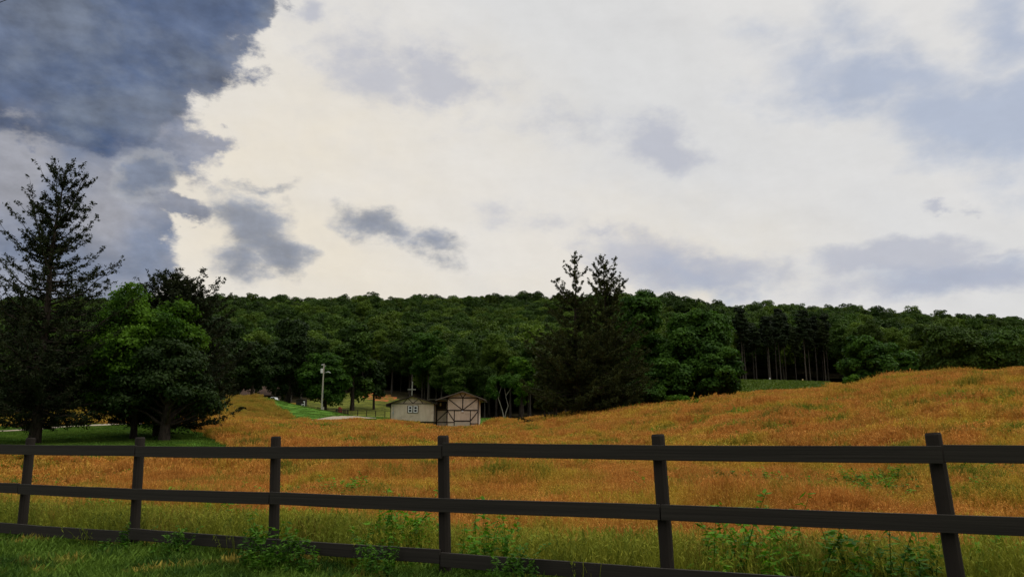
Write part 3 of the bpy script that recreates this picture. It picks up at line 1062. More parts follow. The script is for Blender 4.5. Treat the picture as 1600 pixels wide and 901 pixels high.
def trunk_mesh(name, mat, H, r0, centres, seed, limbs=8, lean=0.02, top=0.8, fork=None, tw=7):
    g = np.random.default_rng(seed + 1000)
    P = Parts()
    ts = np.linspace(0, 1, 9)
    wob = np.cumsum(g.normal(size=(9, 2)) * lean * H / 9, 0)
    tr = np.stack([wob[:, 0], wob[:, 1], ts * H * top - 0.3 * (ts == 0)], 1)
    rad = r0 * np.array([1.35, 0.98, 0.88, 0.78, 0.66, 0.54, 0.42, 0.28, 0.1])
    P.add(*tube_np(tr, rad, tw))
    if len(centres):
        order = g.permutation(len(centres))[:limbs]
        for q in order:
            e = centres[q]
            hz = np.clip(e[2] - np.hypot(e[0], e[1]) * g.uniform(0.5, 0.9), H * 0.14, H * top * 0.92)
            b = np.array([np.interp(hz, tr[:, 2], tr[:, 0]), np.interp(hz, tr[:, 2], tr[:, 1]), hz])
            mid_ = (b + e) / 2 + g.normal(size=3) * 0.08 * np.linalg.norm(e - b) + np.array([0, 0, 0.06 * np.linalg.norm(e - b)])
            q1 = (b + mid_) / 2 + g.normal(size=3) * 0.03 * H * 0.3
            rb = np.interp(hz, tr[:, 2], rad) * g.uniform(0.35, 0.6)
            P.add(*tube_np(np.array([b, q1, mid_, e]), rb * np.array([1, 0.75, 0.5, 0.15]), 5))
    return P.mesh(name, mat, smooth=True)


def broadleaf(name, loc, mat, H, RAD, base, npuff, nleaf, lsize, seed, label, cat='tree', group=None, r0=None, bark='bark', linked=True, limbs=8, **kw):
    root = bpy.data.objects.new(name, None)
    if linked:
        C.objects.link(root)
    root.location = loc
    tag(root, label, cat, group)
    cm, c, pr = crown_mesh('crown', M[mat], H, RAD, base, npuff, nleaf, lsize, seed, **kw)
    cr = link('crown', cm, root, linked=linked)
    tk = link('trunk', trunk_mesh('trunk', M[bark], H, r0 or H * 0.022, c, seed, limbs), root, linked=linked)
    return root


def cedar(name, loc, mat, H, spread, seed, label, base=0.12, leaders=((0.72, 0.2, 0.1, 0.9),), r0=0.28, dens=1.0, ls=0.085, prof=None, cat='tree', group=None,
          sparse_top=0.6, nbr=230, long_low=None):
    """eastern red cedar: ascending feathery boughs, open at the top, dense below"""
    g = np.random.default_rng(seed)
    root = thing(name, loc, 0, label, cat, group)
    WD, FO = Parts(), Parts()
    ts = np.linspace(0, 1, 12)
    wob = np.cumsum(g.normal(size=(12, 2)) * 0.006 * H, 0)
    axis = np.stack([wob[:, 0], wob[:, 1], ts * H - 0.3 * (ts == 0)], 1)
    WD.add(*tube_np(axis, r0 * np.interp(ts, [0, 0.05, 0.6, 1], [1.3, 1, 0.45, 0.03]), 8))
    stems = [(axis, 1.0, base)]
    for (h0, ox, oy, hr) in leaders:
        b = np.array([np.interp(h0 * H, axis[:, 2], axis[:, k]) for k in range(3)])
        e = np.array([ox, oy, hr * H])
        q = np.array([b + (e - b) * t + np.array([0, 0, -0.12 * np.linalg.norm(e - b)]) * math.sin(math.pi * t) for t in np.linspace(0, 1, 7)])
        WD.add(*tube_np(q, np.linspace(r0 * 0.28, 0.01, 7), 5))
        stems.append((q, 0.45, 0.0))
    prof = prof or [(0, 0.72), (0.15, 0.95), (0.4, 1.0), (0.6, 0.72), (0.8, 0.42), (0.92, 0.26), (1, 0.06)]
    px_, py_ = [p[0] for p in prof], [p[1] for p in prof]
    for (ax_, scale, b0) in stems:
        L = np.linalg.norm(ax_[-1] - ax_[0])
        n = int(nbr * (L / H) * (1.0 if scale == 1.0 else 0.8))
        for k in range(n):
            t = b0 + (1 - b0) * (k + g.uniform()) / n
            o = np.array([np.interp(t, np.linspace(0, 1, len(ax_)), ax_[:, q]) for q in range(3)])
            hf = o[2] / H
            rl = spread * np.interp(hf, px_, py_) * scale * g.uniform(0.5, 1.2)
            if g.uniform() < sparse_top * float(np.interp(hf, [0.3, 0.5, 0.8], [0.0, 0.75, 1.0])):
                continue
            az_ = k * 2.39996 + g.normal() * 0.4
            if long_low is not None and hf < 0.45:
                rl *= 1 + long_low[0] * max(0, math.cos(az_ - long_low[1])) ** 2
            up = np.interp(hf, [0, 0.3, 0.6, 0.9, 1], [-0.12, 0.12, 0.40, 0.85, 1.4]) + g.normal() * 0.12
            m = 7
            tt = np.linspace(0, 1, m)
            dirn = np.array([math.cos(az_), math.sin(az_)])
            sag = -0.10 * rl * np.sin(tt * np.pi) + (0.16 * rl * tt ** 2)
            bp = np.stack([o[0] + dirn[0] * rl * tt, o[1] + dirn[1] * rl * tt, o[2] + up * rl * tt + sag], 1)
            bp[1:] += g.normal(size=(m - 1, 3)) * 0.02 * rl
            WD.add(*tube_np(bp, np.linspace(0.012 + 0.014 * rl, 0.004, m), 4))
            ntw = max(3, int(rl / 0.16 * dens))
            s = g.uniform(0.12, 1.0, ntw)
            b = np.stack([np.interp(s, tt, bp[:, q]) for q in range(3)], 1)
            tl = (0.17 + float(np.interp(hf, [0.35, 0.65], [0.17, 0.07])) * rl * (1 - s) ** 0.7 + 0.06) * g.uniform(0.6, 1.2, ntw)
            td = np.stack([np.full(ntw, dirn[0]), np.full(ntw, dirn[1]), np.full(ntw, up * 0.6)], 1) * 0.8 + g.normal(size=(ntw, 3)) * np.array([0.75, 0.75, 0.40])
            td[:, 2] += 0.18
            td = unit(td)
            ns = max(4, int(10 * dens))
            u_ = g.uniform(0.05, 1.0, (ntw, ns))
            cc = b[:, None, :] + td[:, None, :] * (tl[:, None] * u_)[:, :, None] + g.normal(size=(ntw, ns, 3)) * (0.040 + 0.035 * (1 - u_))[:, :, None]
            al = td[:, None, :] * 1.0 + g.normal(size=(ntw, ns, 3)) * 0.5
            cc, al = cc.reshape(-1, 3), al.reshape(-1, 3)
            v, f = leaves(g, cc, g.normal(size=cc.shape) + np.array([0, 0, 0.4]), ls * g.uniform(0.6, 1.4, len(cc)), 0.36, along=al)
            FO.add(v, f)
    link('trunk', WD.mesh('trunk', M['bark'], smooth=True), root)
    link('crown', FO.mesh('crown', M[mat]), root)
    return root


def ground_at(px, Y):
    x = (px - 800) / 1233.0 * Y
    return x, Y, zat(x, Y)


def top_height(px_base, row_top, Y):
    """tree height that carries its tip to a photograph row"""
    x, y, z = ground_at(px_base, Y)
    return ray(800, row_top)[2] * Y - z


# --- trees standing on the left lawn
x, y, z = ground_at(52, 45)
cedar('cedar_tree', (x, y, z), 'cedar', top_height(52, 262, 45), 4.0, 3,
      'tall dark cedar with an open feathery top, tallest tree on the left lawn',
      leaders=((0.76, 0.95, 0.3, 0.97), (0.62, -2.1, 0.4, 0.90), (0.66, -1.2, -0.3, 0.83)), r0=0.30, base=0.08, nbr=360, dens=1.3, sparse_top=0.72,
      prof=[(0, 0.80), (0.1, 1.0), (0.25, 1.12), (0.45, 1.05), (0.6, 0.80), (0.75, 0.66), (0.88, 0.46), (1, 0.08)])
x, y, z = ground_at(208, 48)
broadleaf('broadleaf_tree', (x, y, z), 'leaf_bright', top_height(208, 446, 48), 3.75, 0.10, 100, 80000, 0.092, 7,
          'bright green leafy tree between the two dark cedars on the left lawn', r0=0.19, squash=0.62, puff=(0.15, 0.30), limbs=30, rag=0.9)
x, y, z = ground_at(250, 51)
cedar('cedar_tree', (x, y, z), 'cedar', top_height(250, 432, 51), 4.4, 9,
      'dark spreading cedar with two thin tips above the bright green leafy tree', leaders=((0.62, 1.0, 0.2, 0.97), (0.60, 2.1, -0.4, 0.90)), r0=0.42, base=0.10, nbr=440,
      dens=1.5, prof=[(0, 0.95), (0.15, 1.12), (0.35, 1.05), (0.55, 0.9), (0.75, 0.62), (0.86, 0.34), (1, 0.05)], sparse_top=0.45)

x, y, z = ground_at(256, 46.0)
broadleaf('broadleaf_tree', (x, y, z), 'leaf_dark', top_height(256, 530, 46.0), 3.6, 0.95, 46, 24000, 0.10, 27,
          'dark leafy tree standing half in front of the bright green one, on a thick trunk', r0=0.30, squash=0.6, taper=0.6, puff=(0.11, 0.22), limbs=34, rag=2.2)
x = (302 - 800) / 1233.0 * 60
broadleaf('broadleaf_tree', (x, 60, zat(x, 60)), 'leaf_dark', ray(800, 476)[2] * 60 - zat(x, 60), 2.7, 0.9, 60, 26000, 0.14, 17,
          'dark leafy tree filling in behind the spreading dark cedar', r0=0.2, squash=0.7, puff=(0.18, 0.34), limbs=16, rag=0.8)

# --- the group behind the field crest in the middle
x, y, z = ground_at(905, 76)
h = top_height(905, 396, 76)
cedar('cedar_tree', (x, y, z), 'cedar_brown', h, 4.6, 15, 'dark cedar with a single slender tip beside its twin at the field crest',
      leaders=((0.66, -2.2, 0.0, 0.84),), base=0.05, nbr=330, dens=1.5, ls=0.095,
      prof=[(0, 1.15), (0.2, 1.1), (0.4, 0.9), (0.6, 0.62), (0.74, 0.44), (0.88, 0.24), (1, 0.04)], sparse_top=0.70)
x, y, z = ground_at(948, 78)
cedar('cedar_tree', (x, y, z), 'cedar_brown', top_height(948, 402, 78), 4.3, 23, 'dark cedar with a forked ragged top, the fuller of the twins at the field crest',
      leaders=((0.72, 1.4, 0.1, 0.99), (0.68, 2.3, 0.3, 0.86), (0.74, -0.8, 0.1, 0.95)), base=0.05, nbr=320, dens=1.5, ls=0.095,
      prof=[(0, 1.1), (0.2, 1.1), (0.4, 0.95), (0.6, 0.62), (0.74, 0.44), (0.88, 0.24), (1, 0.04)], sparse_top=0.70)


def leafy(px, Y, row_top, halfw_px, base_row, mat, npuff, nleaf, lsize, seed, label, **kw):
    x, y, z = ground_at(px, Y)
    H = top_height(px, row_top, Y)
    base = max(0.4, ray(800, base_row)[2] * Y - z)
    return broadleaf(kw.pop('name', 'broadleaf_tree'), (x, y, z), mat, H, halfw_px / 1233.0 * Y, base, npuff, nleaf, lsize, seed, label, **kw)


leafy(868, 88, 520, 40, 652, 'leaf_olive', 34, 16000, 0.22, 31, 'low olive green tree at the left foot of the twin cedars')
leafy(852, 92, 592, 24, 655, 'leaf_olive', 20, 8000, 0.20, 32, 'small rounded olive bush at the end of the cedar group, above the grass crest', name='bush', cat='bush')
leafy(1004, 92, 458, 48, 650, 'leaf_mid', 60, 30000, 0.21, 33, 'tall knobbly topped green tree immediately right of the twin cedars', squash=0.75, puff=(0.22, 0.36), rag=0.5)
leafy(1092, 90, 482, 66, 655, 'leaf_mid', 70, 38000, 0.20, 34, 'broad green tree in the middle of the clump on the field crest', squash=0.72, puff=(0.2, 0.34), rag=0.4)
leafy(1126, 86, 540, 44, 655, 'leaf_mid', 44, 22000, 0.19, 35, 'low bright edged tree at the right end of the clump on the crest', squash=0.6, puff=(0.22, 0.36), rag=0.4)
leafy(1052, 86, 560, 42, 665, 'leaf_mid', 40, 18000, 0.19, 36, 'low tree between the broad green tree and the crest grass', squash=0.65)
leafy(1060, 83, 622, 20, 652, 'leaf_bright', 14, 5000, 0.15, 37, 'little bright green bush at the foot of the tree clump', name='bush', cat='bush')
leafy(965, 84, 590, 34, 650, 'leaf_dark', 30, 12000, 0.19, 38, 'dark undergrown tree filling the foot of the twin cedars')

leafy(1020, 84, 600, 30, 655, 'leaf_mid', 26, 10000, 0.18, 39, 'small green tree filling the dark gap right of the twin cedars')

# --- trees standing free before the wood on the right
leafy(1368, 98, 522, 46, 625, 'leaf_mid', 60, 26000, 0.21, 41, 'rounded bright green tree alone beyond the right field slope', squash=0.7, puff=(0.2, 0.32), rag=0.3)
leafy(1412, 106, 536, 36, 625, 'leaf_mid', 40, 16000, 0.23, 42, 'smaller green tree leaning on the rounded bright tree', squash=0.7)
leafy(1340, 94, 585, 14, 612, 'leaf_bright', 12, 4000, 0.17, 43, 'small low bush under the rounded bright green tree', name='bush', cat='bush')
leafy(1500, 150, 508, 50, 600, 'leaf_wood', 50, 20000, 0.26, 44, 'wide dark tree at the wood edge behind the right slope', squash=0.7)
leafy(1572, 150, 516, 48, 590, 'leaf_wood', 46, 18000, 0.26, 45, 'dark tree at the wood edge nearest the right border', squash=0.7)

# --- trees by the lamp pole and the house
leafy(505, 182, 550, 47, 640, 'leaf_mid', 70, 26000, 0.30, 51, 'large rounded green tree directly behind the lamp pole', squash=0.6, puff=(0.2, 0.32), r0=0.5)
leafy(548, 190, 505, 36, 636, 'leaf_wood', 50, 20000, 0.34, 52, 'taller dark tree right behind the rounded tree of the lamp pole', squash=0.65, r0=0.5)
leafy(447, 184, 498, 40, 632, 'leaf_dark', 50, 18000, 0.34, 53, 'tall very dark tree between the house and the lamp pole', r0=0.5)
leafy(388, 168, 532, 38, 617, 'leaf_dark', 46, 18000, 0.30, 54, 'round dark tree with its trunk standing before the brown roofed house', r0=0.35)
leafy(425, 178, 525, 26, 625, 'leaf_dark', 30, 10000, 0.30, 55, 'narrow dark tree above the white porch chairs', r0=0.3)
leafy(582, 196, 560, 24, 633, 'leaf_dark', 24, 9000, 0.30, 56, 'low drooping dark tree above the wire fence', r0=0.3)
leafy(340, 170, 505, 42, 622, 'leaf_dark', 40, 14000, 0.32, 57, 'dark tree left of the brown roofed house', r0=0.35)

leafy(668, 206, 516, 36, 600, 'leaf_mid', 60, 18000, 0.30, 61, 'fresh green tree rising over the gap between the two barns', squash=0.7, puff=(0.2, 0.32), bark='bark_grey')
leafy(722, 200, 560, 30, 625, 'leaf_mid', 44, 13000, 0.28, 62, 'lower green tree directly behind the gable of the tall barn', squash=0.7, bark='bark_grey')
leafy(815, 192, 556, 26, 640, 'leaf_bright', 36, 10000, 0.26, 63, 'small bright leaved tree between the pale forked tree and the twin cedars', squash=0.7)

# pale forked tree beside the barns
x, y, z = ground_at(788, 184)
t = thing('broadleaf_tree', (x, y, z), 0, 'slim tree with a pale forked trunk on the lawn edge right of the barns', 'tree')
P = Parts()
for pts, r in (([(0, 0, -0.3), (-0.5, 0, 2), (-1.4, 0, 4.6), (-2.4, 0.2, 6.2), (-3.0, 0, 8.0)], 0.16), ([(0, 0.1, -0.3), (0.4, 0, 1.6), (0.9, 0, 3.0), (0.3, 0.2, 5.2), (-0.1, 0, 8.6)], 0.14),
               ([(-1.4, 0, 4.6), (-1.2, 0, 6.0), (-0.6, 0, 7.6)], 0.09), ([(0.3, 0.2, 5.2), (1.6, 0, 7.2), (3.0, 0, 8.4)], 0.08)):
    P.add(*tube_np(np.array(pts, float), np.linspace(r, 0.03, len(pts)), 6))
link('trunk', P.mesh('trunk', M['bark_pale'], True), t)
g = np.random.default_rng(3)
cc = np.array([(-3.0, 0, 8.6), (-3.4, 0, 7.2), (-2.6, 0.5, 9.2), (-0.4, 0, 9.2), (0.8, 0, 9.6), (2.4, 0, 9.0), (3.2, 0.4, 9.4), (-2.2, 0, 5.6), (1.4, -0.4, 8.2), (0.0, 0.5, 8.2)])
w_ = g.integers(0, 10, 5200)
d_ = unit(g.normal(size=(5200, 3)))
v, f = leaves(g, cc[w_] + d_ * g.uniform(0.5, 1.15, (5200, 1)), d_ + g.normal(size=d_.shape) * 0.5 + np.array([0, 0, 0.4]), g.uniform(0.14, 0.28, 5200), 0.6)
link('crown', mesh_np('crown', v, f, M['leaf_mid']), t)

# --- the wood
wood_protos = []
for k in range(6):
    H = (15.5, 18, 20, 17, 21, 16.5)[k]
    wood_protos.append(broadleaf('broadleaf_tree', (0, 0, 0), 'leaf_wood', H, (4.3, 4.6, 4.0, 5.2, 4.6, 3.8)[k], H * (0.34, 0.40, 0.45, 0.30, 0.42, 0.36)[k],
                                 (46, 52, 46, 58, 52, 42)[k], 17000, 0.19, 100 + k, None, None, r0=0.24, bark='bark_grey', linked=False, squash=0.8, limbs=7, puff=(0.22, 0.36), taper=0.12, rag=0.35))
pine_protos = []
for k in range(3):
    H = (21, 24, 22)[k]
    pine_protos.append(broadleaf('pine_tree', (0, 0, 0), 'leaf_pine', H, (3.0, 3.3, 2.8)[k], H * 0.50, 60, 9000, 0.23, 200 + k, None, None, r0=0.20,
                                 bark='bark_grey', linked=False, squash=0.5, limbs=14, puff=(0.2, 0.34), taper=0.5, rag=0.9))

spots = []
gw = np.random.default_rng(77)


def grid_spots(px0, px1, Y0f, Y1f, step):
    out = []
    for Y in np.arange(100, 330, step):
        for X in np.arange(-260, 330, step):
            x, y_ = X + gw.uniform(-0.38, 0.38) * step, Y + gw.uniform(-0.38, 0.38) * step
            if y_ < 20:
                continue
            px = 800 + 1233 * x / y_
            e = float(wood_edge(px))
            if px0 <= px <= px1 and e + Y0f <= y_ < e + Y1f:
                out.append((px, x, y_))
    return out


WOOD_DEEP = 27
cand = grid_spots(318, 1640, 1.5, WOOD_DEEP, 5.6)
gw.shuffle(cand)
cand = cand[:296]
front = []


def wood_label(px, kind):
    if kind == 'pine':
        return 'tall bare stemmed pine standing behind the small crop slope'
    if px < 480:
        return 'leafy woodland tree behind the house and its dark trees'
    if px < 760:
        return 'leafy woodland tree at the foot of the hill behind the barns'
    if px < 980:
        return 'leafy woodland tree between the barns and the twin cedars'
    if px < 1340:
        return 'leafy woodland tree behind the clump on the field crest'
    return 'leafy woodland tree behind the right field slope'


used = set()
for px, x, y in cand:
    pine = 1155 < px < 1325
    pl = pine_protos if pine else wood_protos
    p = pl[int(gw.integers(0, len(pl)))]
    s_ = gw.uniform(0.80, 1.08) * (0.84 if pine else 1.0)
    if px > 1330 or 830 < px < 1150:
        s_ *= 0.86
    lb = wood_label(px, 'pine' if pine else 'leaf')
    copy_tree(p, (x, y, zat(x, y) - 0.1), gw.uniform(0, 6.28), (s_ * gw.uniform(0.9, 1.1), s_ * gw.uniform(0.9, 1.1), s_), lb,
              'pines behind the crop slope' if pine else 'woodland trees: ' + lb.split('tree ')[1])

# deeper in the wood and up the hill the trees merge into one mass
far_protos = []
for k in range(6):
    H = (13.5, 15, 16, 14, 17, 13)[k]
    cm, c_, p_ = crown_mesh('distant_tree', M['leaf_wood'], H, (5.0, 5.6, 5.2, 6.0, 5.6, 4.8)[k], H * 0.25, 48, 8000, 0.28, 300 + k, squash=0.8, puff=(0.20, 0.36), taper=0.0, rag=0.3)
    far_protos.append(link('distant_tree', cm, linked=False))
P_, I_, S_ = [], [], []
Y = 110.0
while Y < 660:
    step = 5.8 + (Y - 150) * 0.003
    for X in np.arange(-Y * 0.95, Y * 0.95, step):
        x, y = X + gw.uniform(-0.42, 0.42) * step, Y + gw.uniform(-0.42, 0.42) * step
        px = 800 + 1233 * x / y
        e = float(wood_edge(px))
        inner = 318 <= px <= 1640
        if y < e + (WOOD_DEEP if inner else 2):
            continue
        P_.append((x, y))
        I_.append(int(gw.integers(0, 6)))
        q = gw.uniform(0.78, 1.10) if gw.uniform() > 0.02 else 1.2
        q *= 0.86 + 0.30 * float(vnoise(np.array([x / 17.0]), np.array([y / 17.0]), 12)[0])
        if y < 300 and inner and y < e + 70:
            q *= 1.15
        S_.append((q * gw.uniform(0.85, 1.15), q * gw.uniform(0.85, 1.15), q * 0.98))
    Y += step * 0.95
P_ = np.array(P_)
scatter('distant_woods', np.stack([P_[:, 0], P_[:, 1], height(P_[:, 0], P_[:, 1]) - 0.3], 1), gw.uniform(0, 6.28, len(P_)), np.array(S_), I_, far_protos,
        'dense broadleaf wood covering the whole hill up to the ridge')
print('wood mass', len(P_), 'individual', len(cand))

# ------------------------------------------------------------------ fence
M['board'] = simple('board', (0.025, 0.022, 0.018), 0.75, 0.25, vary=0.75, scale=6.0, stretch=(0.12, 1, 9))
M['post'] = simple('post', (0.024, 0.020, 0.017), 0.85, 0.15, vary=0.35, scale=7.0, stretch=(1, 1, 0.2))
fa = math.atan2(FD[1], FD[0])
fence = thing('rail_fence', (FP[0], FP[1], -1.45), fa, 'dark brown wooden fence with three rails running along the road verge', 'fence')
gf = np.random.default_rng(21)
SP = 2.44
for k in range(-9, 5):
    m = MB()
    lx, ly = -0.042 + gf.normal() * 0.010, gf.normal() * 0.006
    r = 0.064 + gf.uniform(-0.005, 0.005)
    x = k * SP + gf.normal() * 0.015
    zz = [-0.35, 0.0, 0.5, 1.0, 1.53, 1.55]
    rr_ = [r * 1.03, r * 1.03, r, r, r * 0.97, r * 0.85]
    m.tube([(x + lx * (q - 0.5), 0.02 + ly * q, q) for q in zz], rr_, 12)
    m.build('post', M['post'], fence)
# boards span two bays on the road side of the posts, joints staggered; local z is height above the verge
for row, (zc, ph) in enumerate(((1.380, 0), (0.812, 1), (0.252, 0))):
    for k in range(-10 + ph, 4, 2):
        m = MB()
        x0, x1 = k * SP + 0.006, (k + 2) * SP - 0.006
        n = 9
        a_, b_ = gf.normal() * 0.012, gf.normal() * 0.012
        hh = 0.073
        V, F = [], []
        for i in range(n):
            t_ = i / (n - 1)
            x = x0 + (x1 - x0) * t_
            zz_ = zc + a_ * (1 - t_) + b_ * t_ - 0.010 * math.sin(math.pi * t_) + gf.normal() * 0.0015
            yb = -0.094 + gf.normal() * 0.001
            V += [(x, yb, zz_ - hh), (x, yb + 0.034, zz_ - hh), (x, yb + 0.034, zz_ + hh), (x, yb, zz_ + hh)]
        for i in range(n - 1):
            for j in range(4):
                F.append((i * 4 + j, (i + 1) * 4 + j, (i + 1) * 4 + (j + 1) % 4, i * 4 + (j + 1) % 4))
        F += [(0, 1, 2, 3), tuple((n - 1) * 4 + j for j in (3, 2, 1, 0))]
        m.add(V, F)
        o = m.build('rail', M['board'], fence, bevel=0.004)

# weeds grown up against the fence
M['weed'] = leaf_mat('weed', (0.030, 0.085, 0.010), (0.075, 0.170, 0.016), (0.1, 0.2, 0.02), 0.3, nscale=3.0, hue_by_object=False)
M['weed_light'] = leaf_mat('weed_light', (0.06, 0.16, 0.012), (0.12, 0.27, 0.02), (0.1, 0.2, 0.02), 0.3, nscale=3.0, hue_by_object=False)
weed_protos = [weed_patch('weed_clump', 26, 0.34, 0.35, 0.75, 0.034, M['weed'], 400 + k) for k in range(3)] + [weed_patch('weed_clump', 22, 0.4, 0.45, 0.85, 0.034, M['weed_light'], 410 + k) for k in range(2)]
k = 0
for px, s0, pr_, sc_, lb in (
        (432, -0.35, 0, 1.15, 'tall dark leafy weed clump at the foot of the third fence post in view'),
        (470, -0.45, 1, 0.9, 'lower dark weed clump beside the tall one at the third fence post'),
        (285, -0.30, 2, 0.75, 'small weed clump at the foot of the fence between the second and third posts'),
        (612, 0.55, 3, 1.25, 'bright green weed clump just behind the bottom rail before the fourth post'),
        (640, 0.9, 4, 1.2, 'tall light green weeds rising behind the fence left of the fourth post'),
        (600, -0.3, 0, 0.85, 'dark weed clump in front of the bottom rail before the fourth post'),
        (775, 0.7, 3, 1.15, 'bright weed clump behind the rails right of the fourth post'),
        (800, -0.3, 2, 0.8, 'small dark weed clump in front of the bottom rail past the fourth post'),
        (1150, 0.9, 4, 1.3, 'light green weed clump behind the fence right of the fifth post'),
        (1215, 1.2, 3, 1.4, 'broad green weed clump behind the fence midway between the fifth and sixth posts'),
        (1300, 0.8, 1, 1.3, 'dark green weed clump behind the lower rail left of the sixth post'),
        (1385, 0.9, 0, 1.3, 'dark green weeds crowding up to the sixth post'),
        (205, -0.25, 1, 0.7, 'small dark weed clump at the foot of the second fence post in view'),
        (1560, 0.9, 3, 1.2, 'green weed clump behind the rails at the right end of the fence')):
    a_ = (px - 800) / 1233.0
    Yd = (float(FP @ FN) + s0) / (a_ * FN[0] + FN[1])
    p = weed_protos[pr_]
    o = p.copy()
    C.objects.link(o)
    o.location = (a_ * Yd, Yd, zat(a_ * Yd, Yd) - 0.02)
    o.rotation_euler = (0, 0, k * 1.3)
    o.scale = (sc_ * 1.1, sc_ * 1.1, sc_)
    tag(o, lb, 'weed', 'weeds along the foot of the fence')
    k += 1

X, Y = wedge_points(9000, 14, 95, -0.75, 0.75)
s = fence_s(X, Y)
ok = (s > 2.5) & (zone(X, Y) == 0) & ((vnoise(X / 7.0, Y / 4.0, 31) * 0.6 + vnoise(X / 2.2, Y / 1.6, 32) * 0.4) > 0.60)
X, Y = X[ok], Y[ok]
hv = rng.uniform(0.6, 1.15, len(X))
scatter('field_weeds', np.stack([X, Y, height(X, Y) - 0.05], 1), rng.uniform(0, 6.28, len(X)), np.stack([hv * 1.5, hv * 1.5, hv], 1), rng.integers(0, 5, len(X)), weed_protos,
        'patches of green broad leaved weeds among the orange grass')

# ------------------------------------------------------------------ barns
M['siding'], t, out = new_mat('siding')
tcn = t.new('ShaderNodeTexCoord')
sx, sy, sz = t.xyz(tcn.outputs['Object'])
gr = t.math('ABSOLUTE', t.math('SINE', t.math('MULTIPLY', t.math('ADD', sx, sy), math.pi / 0.2)))
groove = t.ramp(gr, 0.0, 0.22)
n_ = t.noise(t.vmath('MULTIPLY', tcn.outputs['Object'], (1, 1, 0.3)), 1.6, 6.0, 0.65)
c_ = t.mix(t.ramp(n_, 0.3, 0.7), (0.50, 0.405, 0.315), (0.60, 0.50, 0.40))
c_ = t.mix(t.math('MULTIPLY', t.ramp(t.noise(tcn.outputs['Object'], 0.9, 4.0, 0.6), 0.5, 0.7), 0.5), c_, (0.34, 0.27, 0.21))
c_ = t.mix(groove, t.vmath('SCALE', c_, 0.55), c_)
principled(t, out, c_, 0.85, 0.2, bump=groove, bump_d=0.015, bump_s=0.6)
M['timber'] = simple('timber', (0.022, 0.015, 0.012), 0.7, 0.25)
M['white'] = simple('white', (0.62, 0.62, 0.64), 0.6, 0.3, vary=0.06)
M['shingle'] = simple('shingle', (0.060, 0.052, 0.045), 0.9, 0.15, vary=0.3, scale=4, stretch=(1, 1, 3))
M['fascia'] = simple('fascia', (0.10, 0.085, 0.065), 0.7, 0.25)
M['soffit'] = simple('soffit', (0.10, 0.10, 0.075), 0.8, 0.2)
M['pane'], t, out = new_mat('pane')
principled(t, out, (0.012, 0.013, 0.015), 0.08, 0.5)
M['concrete'] = simple('concrete', (0.42, 0.38, 0.30), 0.9, 0.2, vary=0.2, scale=2)
M['block'] = simple('block', (0.09, 0.085, 0.08), 0.9, 0.2)
M['metal'] = simple('metal', (0.34, 0.36, 0.36), 0.5, 0.4, 0.3)
M['lamp_warm'] = simple('lamp_warm', (0.62, 0.50, 0.24), 0.5, 0.3)


def wl(px, row, Y=133.0):
    """photograph pixel to (x, z) on the barn front plane, relative to the barn origin"""
    p = at(px, row, Y)
    return p.x, p.z


# ---- right barn with the tall gable
ox, oz = wl(697.5, 664.5)
bx = lambda px, row: (wl(px, row)[0] - ox, wl(px, row)[1] - oz)
barn = thing('barn', (ox, 133.0, oz), 0, 'tall gabled tan barn with dark cross timbers and a pale panel low on its front', 'barn')
Wd = bx(748, 640)[0]
He = bx(721, 621)[1]
Ha = bx(721, 612.5)[1]
Xm = Wd / 2
DEP = 7.5
m = MB()
m.prism([(0, -0.9), (Wd, -0.9), (Wd, He), (Xm, Ha), (0, He)], 0.0, DEP)
m.build('wall', M['siding'], barn)
# recessed link bay on the left, with its own wall set back
lb0 = bx(680, 640)[0]
m = MB()
m.box(lb0, -0.01, 2.05, DEP - 0.3, -0.9, He - 0.35)
m.build('recessed_wall', M['siding'], barn)
# timbers
T = 0.18
yT = (-0.05, 0.03)
row = lambda r: bx(721, r)[1]
beams = [((T / 2, -0.6), (T / 2, He)), ((Wd - T / 2, -0.1), (Wd - T / 2, He)), ((Xm, row(641)), (Xm, He)),
         ((0.0, He - 0.02), (Wd, He - 0.02)), ((0.0, row(640.6)), (Wd, row(640.6)))]
for a_, b_ in beams:
    MB().beam(a_, b_, T, *yT).build('timber', M['timber'], barn)
yD = (-0.043, 0.025)
d1, d2 = bx(710, 640)[0], bx(735, 640)[0]
low = row(657.5)
for a_, b_ in (((0.14, He - 0.1), (Xm - 0.04, row(640))), ((Wd - 0.14, He - 0.1), (Xm + 0.04, row(640))),
               ((Xm - 0.02, He), (Xm - 0.50, Ha - 0.25)), ((Xm + 0.02, He), (Xm + 0.50, Ha - 0.25)),
               ((0.14, row(641.5)), (d1, low)), ((Wd - 0.14, row(642.5)), (d2, low))):
    MB().beam(a_, b_, T * 0.85, *yD).build('brace', M['timber'], barn)
yV = (-0.047, 0.02)
for a_, b_ in (((d1, low - 0.75), (d1, row(641))), ((d2, low - 0.75), (d2, row(641))), ((0.15, row(659.3)), (d1, row(659.3))), ((d2, row(661.5)), (Wd - 0.15, row(661.5)))):
    MB().beam(a_, b_, T * 0.8, *yV).build('timber', M['timber'], barn)
MB().beam((d1, low + 0.02), (d2, low + 0.02), 0.20, -0.056, 0.02).build('timber', M['timber'], barn)
m = MB()
m.box(d1 + 0.07, d2 - 0.07, -0.03, 0.04, -0.9, low - 0.09)
m.build('pale_panel', M['concrete'], barn)
m = MB()
m.box(Xm - 0.16, Xm + 0.16, -0.20, -0.052, row(643.6), row(641.4))
m.build('floodlight', M['white'], barn, bevel=0.03)
